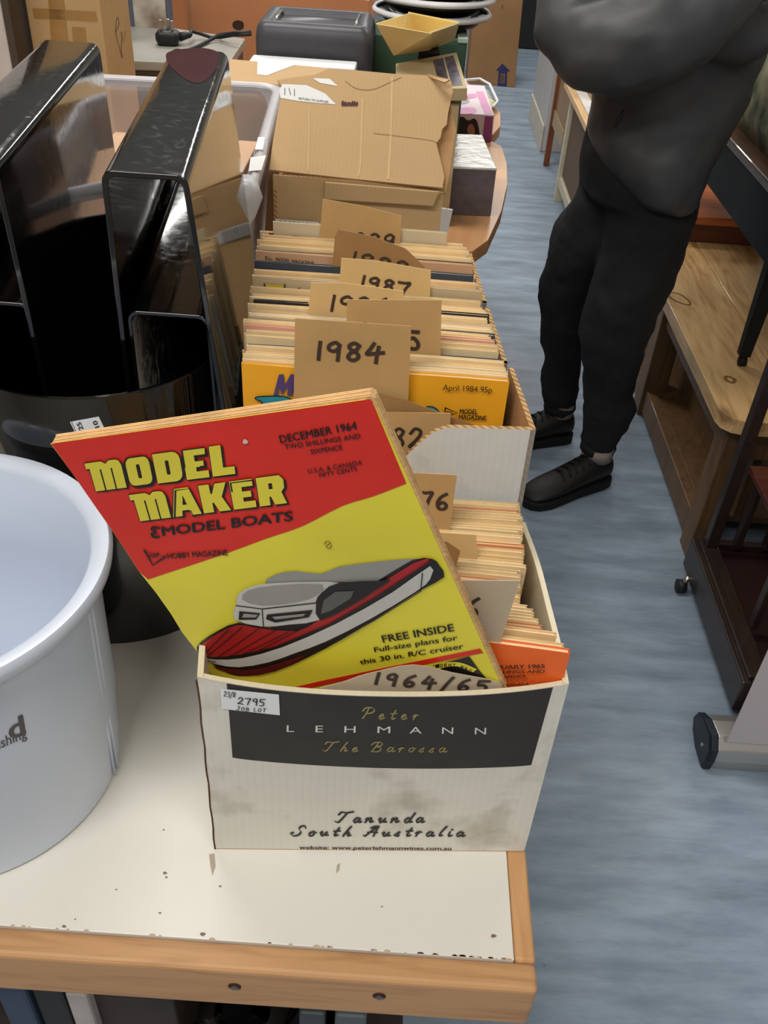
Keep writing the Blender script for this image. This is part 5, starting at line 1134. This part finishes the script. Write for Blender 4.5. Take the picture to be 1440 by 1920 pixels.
MB().box((xt+.012, Y0t+.01, .1155), (xt+.05, Y1t-.01, .123)).make('ledge', dkw, th, bevel=.002); MB().box((xt+.0188, Y0t+.019, .08), (xt+.549, Y1t-.019, .095)).make('base_panel', mat('deep_red_panel', (46, 26, 24), .4), th)
for i, x in enumerate((.02, .085, .15, .215, .28, .345, .41)): MB().box((xt+x, Y1t-.045, .124), (xt+x+(.026 if i == 0 else .014), Y1t-.022, .70 if i in (0, 6) else .336)).make('post' if i in (0, 6) else 'slat', dkw, th, bevel=.002)
for i, x in enumerate((.05, .10, .16)): MB().box((xt+x, 1.34-i*.03, .124), (xt+x+.014, 1.36-i*.03, .336)).make('slat', dkw, th, bevel=.002)
MB().box((xt+.05, Y0t+.04, .337), (xt+.52, Y1t-.046, .352)).make('upper_shelf', wood('red_shelf', (96, 48, 38), (70, 34, 28), .35, 'X', 6, .3, .05, False), th, bevel=.002)
for x, y in ((xt-.012, Y1t-.06), (xt+.05, Y0t+.05), (xt+.52, Y0t+.05), (xt+.52, Y1t-.06)):
    mb = MB(); mb.tube([V((x-.01, y, .017)), V((x+.01, y, .017))], .016, 14); mb.make('castor', rub, th, True); mb = MB(); mb.tube([V((x, y, .018)), V((x+.012, y, .045))], .006, 8); mb.make('castor_stem', nick, th, True)
# roll-up banner
alu = mat('brushed_aluminium', (196, 194, 190), .32, .04, 60, .05, metal=.7, stretch=(.1, 1, 1)); capm = mat('navy_end_cap', (24, 32, 42), .4)
th = thing('roll_up_banner', 'pale roll-up banner in an aluminium base with dark end cap at the right edge', 'banner', (1.05, 1.12, 0))
pf = [(1.084, .002), (1.13, .0), (1.165, .012), (1.180, .032), (1.172, .052), (1.14, .072), (1.10, .078), (1.080, .058), (1.078, .03)]
MB().loft([[V((x, y, z)) for y, z in pf] for x in (.645, 1.49)]).make('base', alu, th, bevel=.002)
MB().loft([[V((x, 1.128+(y-1.128)*s, .037+(z-.037)*s)) for y, z in pf] for x, s in ((.628, .97), (.632, 1.06), (.6445, 1.06))]).make('end_cap', capm, th, bevel=.001)
MB().tube([V((.6265, 1.11, .036)), V((.6285, 1.11, .036))], .004, 10).make('cap_screw', alu, th)
MB().box((.656, 1.086, .0775), (1.48, 1.0868, 2.02)).make('banner_sheet', mat('banner_fabric', (206, 198, 200), .5, .02, 3), th)
MB().box((.65, 1.08, 2.0), (1.485, 1.095, 2.03)).make('top_rail', alu, th, bevel=.002)
# ------------------------------------------------------------------ the standing person
skin = mat('skin', (196, 150, 124), .55, .05, 20); jk = mat('grey_jacket_fabric', (70, 72, 75), .5, .08, 9, .5, 11, rgb2=(58, 60, 63)); tr = mat('black_trousers_fabric', (26, 27, 29), .9, .1, 20, .25, 60); shoe_m = mat('black_leather', (24, 23, 23), .5, .1, 40, .15, 90); hairm = mat('dark_hair', (44, 34, 28), .8, .2, 60, .6, 150, stretch=(1, 1, .1))
th = thing('person', 'person standing in a grey jacket, black joggers and black trainers with arms folded', 'person', (.52, 2.02, 0))
def ell(c, a, b, n=20, tilt=0., yaw=0.):
    """ring round c with half widths a (across) and b (deep); tilt drops the right side"""
    P = []
    for k in range(n):
        t_ = 2*math.pi*k/n; x, y = a*math.cos(t_), b*math.sin(t_)
        P.append(V((c.x+x*math.cos(yaw)-y*math.sin(yaw), c.y+x*math.sin(yaw)+y*math.cos(yaw), c.z-tilt*math.cos(t_))))
    return P
def fuse(name, mb, m, par, vox, sm=6, disp=0., dscale=.15, seed=0):
    o = mb.make(name, m, par, True)
    r = o.modifiers.new('remesh', 'REMESH'); r.mode = 'VOXEL'; r.voxel_size = vox; r.use_smooth_shade = True
    k = o.modifiers.new('smooth', 'SMOOTH'); k.factor = .6; k.iterations = sm
    if disp:
        t_ = bpy.data.textures.new(name+'_folds', 'CLOUDS'); t_.noise_scale = dscale; t_.noise_depth = 2
        d = o.modifiers.new('folds', 'DISPLACE'); d.texture = t_; d.strength = disp; d.mid_level = .5; d.texture_coords = 'GLOBAL'
    return o
# body: one continuous figure (legs, trunk, arms, neck, head)
YP = 2.02
nl_ = [gy(1225, 388, 2.0), gy(1205, 480, 1.99), gy(1150, 590, 1.97), gy(1146, 690, 1.985), gy(1138, 770, 2.0), gy(1118, 838, 2.0)]
fl_ = [gy(1165, 372, 2.10), gy(1105, 440, 2.12), gy(1062, 540, 2.15), gy(1060, 620, 2.17), gy(1052, 700, 2.2), gy(1046, 760, 2.2)]
hipc = gy(1200, 330, 2.04); chest = gy(1265, 60, 2.04); neck0 = gy(1275, -150, 2.04); neck1 = gy(1262, -215, 2.02)
body = MB()
body.tube([hipc, nl_[0], nl_[1], nl_[2], nl_[3], nl_[4], V((nl_[5].x, nl_[5].y, .07))], [.08, .075, .068, .055, .05, .042, .036], 14)
body.tube([hipc, fl_[0], fl_[1], fl_[2], fl_[3], fl_[4], V((fl_[5].x+.01, fl_[5].y, .07))], [.08, .075, .066, .054, .05, .040, .036], 14)
body.loft([ell(hipc-V((0, 0, .03)), .085, .07), ell(hipc+V((0, 0, .08)), .11, .09), ell(chest, .15, .11), ell(neck0-V((0, 0, .06)), .16, .09), ell(neck0, .07, .06)])
body.tube([neck0-V((0, 0, .04)), neck1], [.055, .05], 14)
HC = neck1+V((-.012, -.02, .09))
body.loft([ell(HC+V((dx, dy, z)), a, b, 20, 0, -.6) for z, a, b, dx, dy in ((-.12, .03, .03, -.02, -.02), (-.105, .05, .055, -.018, -.018), (-.07, .066, .078, -.01, -.012), (-.02, .074, .092, 0, 0), (.03, .077, .098, 0, 0), (.075, .07, .088, 0, 0), (.105, .045, .058, 0, 0), (.116, .012, .016, 0, 0))])
fd = V((-.62, -.78, 0)).normalized(); sd = V((fd.y, -fd.x, 0))      # where the face looks, and its side
body.tube([HC+fd*.082+V((0, 0, .015)), HC+fd*.105+V((0, 0, -.025)), HC+fd*.085+V((0, 0, -.034))], [.008, .014, .010], 10)
for sgn in (-1, 1): body.tube([HC+sd*sgn*.074+V((0, 0, .012)), HC+sd*sgn*.082+V((0, 0, 0)), HC+sd*sgn*.076+V((0, 0, -.022))], [.012, .014, .009], 8)
shR, shL = gy(1130, -118, 2.0), gy(1420, -110, 2.05)
aR = [shR, gy(1085, -20, 1.93), gy(1068, 62, 1.87), gy(1150, 84, 1.80), gy(1240, 68, 1.79), gy(1310, 32, 1.80)]
aL = [shL, gy(1450, -20, 1.98), gy(1440, 40, 1.90), gy(1330, 30, 1.86), gy(1230, 0, 1.89), gy(1150, -4, 1.92)]
body.tube(aR, [.05, .046, .042, .038, .033, .026], 12); body.tube(aL, [.05, .046, .042, .038, .033, .026], 12)
for base, d_ in ((aR[-1], (aR[-1]-aR[-2]).normalized()), (aL[-1], (aL[-1]-aL[-2]).normalized())):
    u_ = V((0, 0, 1)); w_ = d_.cross(u_).normalized()
    body.tube([base, base+d_*.05], [.026, .034], 10, flat=(1, .6))
    for k in range(4): 
        f0 = base+d_*.045+u_*(.024-.016*k); l_ = (.062, .072, .068, .054)[k]
        body.tube([f0, f0+d_*l_*.5+w_*.006, f0+d_*l_+w_*.022], [.0085, .008, .0065], 8)
    body.tube([base+d_*.01+u_*.024, base+d_*.035+u_*.046, base+d_*.058+u_*.052], [.011, .0095, .0075], 8)
fuse('body', body, skin, th, .008, 4)
mb = MB()
for sgn in (-1, 1):
    e_ = HC+fd*.083+sd*sgn*.030+V((0, 0, .012)); mb.tube([e_-fd*.006, e_+fd*.001, e_+fd*.004], [.010, .008, .003], 10)
    mb.make('eye', mat('eye_white', (220, 216, 210), .3), th, True); mb = MB(); mb.tube([e_+fd*.0035, e_+fd*.0055], [.0045, .003], 10); mb.make('iris', mat('iris_brown', (60, 42, 30), .3), th, True); mb = MB()
mb.tube([HC+fd*.082-sd*.024+V((0, 0, -.066)), HC+fd*.088+V((0, 0, -.064)), HC+fd*.082+sd*.024+V((0, 0, -.066))], [.003, .006, .003], 8, flat=(1, .6)); mb.make('mouth', mat('lips', (160, 96, 88), .5), th, True)
hb = MB(); hb.loft([ell(HC-fd*.016+V((0, 0, z)), a, b, 20, 0, -.6) for z, a, b in ((-.06, .070, .080), (-.01, .083, .092), (.04, .086, .104), (.09, .078, .094), (.118, .052, .062), (.13, .015, .018))]); fuse('hair', hb, hairm, th, .008, 3, .01, .02)
# trousers
tm = MB()
tm.tube([hipc+V((0, 0, .03)), nl_[0], nl_[1], gy(1172, 560, 1.975), gy(1150, 630, 1.975), gy(1146, 690, 1.985), gy(1142, 735, 1.99), gy(1142, 765, 1.995), gy(1137, 795, 2.0), gy(1118, 836, 2.0)], [.10, .098, .090, .088, .084, .070, .060, .066, .056, .046], 18, flat=(1, 1.0))
tm.tube([hipc+V((-.03, .05, .02)), fl_[0], fl_[1], fl_[2], fl_[3], gy(1056, 665, 2.19), gy(1052, 700, 2.2), gy(1048, 756, 2.2)], [.10, .095, .085, .070, .064, .052, .054, .044], 18)
tm.tube([hipc+V((0, 0, .12)), hipc+V((0, 0, .02)), hipc-V((.01, 0, .05))], [.13, .135, .12], 18)
fuse('trousers', tm, tr, th, .009, 5, .022, .07)
for c_, r_ in ((gy(1119, 838, 2.0), .047), (gy(1047, 762, 2.2), .044)):
    mb = MB(); mb.tube([c_+V((.004, 0, .012)), c_+V((0, 0, -.012))], [r_, r_*.94], 20); mb.make('ribbed_cuff', tr, th, True)
# jacket: body and folded sleeves
jm = MB()
def jr(l, r, y, b, n=24):
    A, B = gy(*l, y), gy(*r, y); c = (A+B)/2; return ell(c, abs(B.x-A.x)/2, b, n, (A.z-B.z)/2)
jm.loft([jr((1182, 356), (1290, 388), 2.0, .11), jr((1160, 338), (1302, 372), 2.0, .135), jr((1116, 295), (1322, 330), 2.01, .15), jr((1100, 250), (1352, 275), 2.02, .155), jr((1108, 190), (1392, 205), 2.03, .15), jr((1100, 110), (1428, 118), 2.04, .15), jr((1098, 20), (1450, 20), 2.04, .15), jr((1110, -80), (1446, -80), 2.04, .13), jr((1150, -140), (1400, -140), 2.04, .10), jr((1215, -180), (1335, -180), 2.04, .07)])
jm.tube(aR[:2]+[gy(1072, 52, 1.875), gy(1112, 84, 1.83), gy(1175, 92, 1.80), gy(1235, 76, 1.79), gy(1300, 40, 1.79), gy(1370, -8, 1.81), gy(1420, -45, 1.84)], [.082, .078, .072, .078, .082, .078, .068, .056, .044], 20)
jm.tube(aL[:2]+[gy(1452, 20, 1.92), gy(1400, 60, 1.90), gy(1330, 40, 1.87), gy(1180, 0, 1.90), gy(1075, 5, 1.97), gy(1030, 8, 2.0)], [.080, .074, .066, .06, .06, .055, .050, .046], 18)
fuse('jacket', jm, jk, th, .009, 8, .024, .12)
# collar, pocket opening and hem
mb = MB(); mb.loft([jr((1212, -178), (1338, -178), 2.04, .075), jr((1222, -205), (1328, -205), 2.04, .07)], cap=False); mb.make('collar', jk, th, True)
yp_ = 1.875
mb = MB(); mb.tube([gy(1168, 205, yp_), gy(1160, 222, yp_), gy(1152, 238, yp_)], [.003, .006, .003], 8); mb.make('pocket_zip', ink, th, True)
# trainers
def trainer(heel, toe, z=0.):
    d = (toe-heel); L_ = d.length; d.normalize(); s_ = V((-d.y, d.x, 0)); R = 16
    def sec(t_, w, h0, h1, sq=1.): 
        c = heel+d*(t_*L_); P = []
        for k in range(R):
            a = 2*math.pi*k/R; x = w*math.cos(a); y = math.sin(a); zz = h0+(h1-h0)*(.5+.5*y) if y > 0 else h0+(h1-h0)*.5*(1+y)
            P.append(c+s_*x+V((0, 0, zz)))
        return P
    up = MB(); up.loft([sec(-.01, .018, .02, .075), sec(.04, .034, .018, .098), sec(.14, .039, .018, .104), sec(.26, .040, .018, .100), sec(.38, .041, .018, .088), sec(.52, .043, .018, .074), sec(.66, .046, .018, .060), sec(.80, .045, .018, .050), sec(.92, .036, .018, .040), sec(.985, .018, .02, .030)])
    u_ = up.make('trainer', shoe_m, th, True); ss = u_.modifiers.new('sub', 'SUBSURF'); ss.levels = 1; ss.render_levels = 2
    so = MB(); ring = []
    for t_, w in ((0, .022), (.03, .034), (.12, .040), (.3, .040), (.45, .041), (.6, .046), (.78, .050), (.9, .044), (.97, .030), (1.0, .012)): ring.append((t_, w))
    P = [heel+d*t_*L_+s_*w for t_, w in ring]+[heel+d*t_*L_-s_*w for t_, w in ring[::-1]]
    tz = lambda q: .030-.006*max(0, min(1, (q-heel).dot(d)/L_))
    so.hexa([q+V((0, 0, .001)) for q in P], [q+V((0, 0, tz(q))) for q in P]); so.make('sole', mat('black_sole', (18, 18, 18), .7, .1, 60), u_, bevel=.004)
    la = MB()
    for k in range(5):
        t_ = .30+.07*k; z0 = (.098, .092, .086, .080, .073)[k]; c = heel+d*t_*L_; la.tube([c-s_*.024+V((0, 0, z0-.010)), c+V((0, 0, z0+.0035)), c+s_*.024+d*.008+V((0, 0, z0-.010))], .0026, 6)
    props(la.make('lace', shoe_m, u_, True), kind='stuff')
    pnl = MB(); pnl.tube([heel+d*.02*L_+V((0, 0, .092)), heel+d*.10*L_+V((0, 0, .106))], [.012, .034], 12); pnl.make('heel_tab', shoe_m, u_, True)
    so2 = MB(); c = heel+d*.16*L_; so2.tube([c+V((0, 0, .085)), c+V((0, 0, .120))], [.036, .036], 18); so2.make('sock', mat('grey_sock', (150, 138, 130), .9), th, True)
    return u_
toeN = gz(1003, 940, .0); heelN = V((nl_[5].x+.045, nl_[5].y+.01, 0)); print('shoe', toeN, heelN, (toeN-heelN).length)
trainer(heelN, heelN+(toeN-heelN).normalized()*.275)
heelF = V((fl_[5].x+.05, fl_[5].y+.01, 0)); trainer(heelF, heelF+V((-.26, -.09, 0)).normalized()*.27)
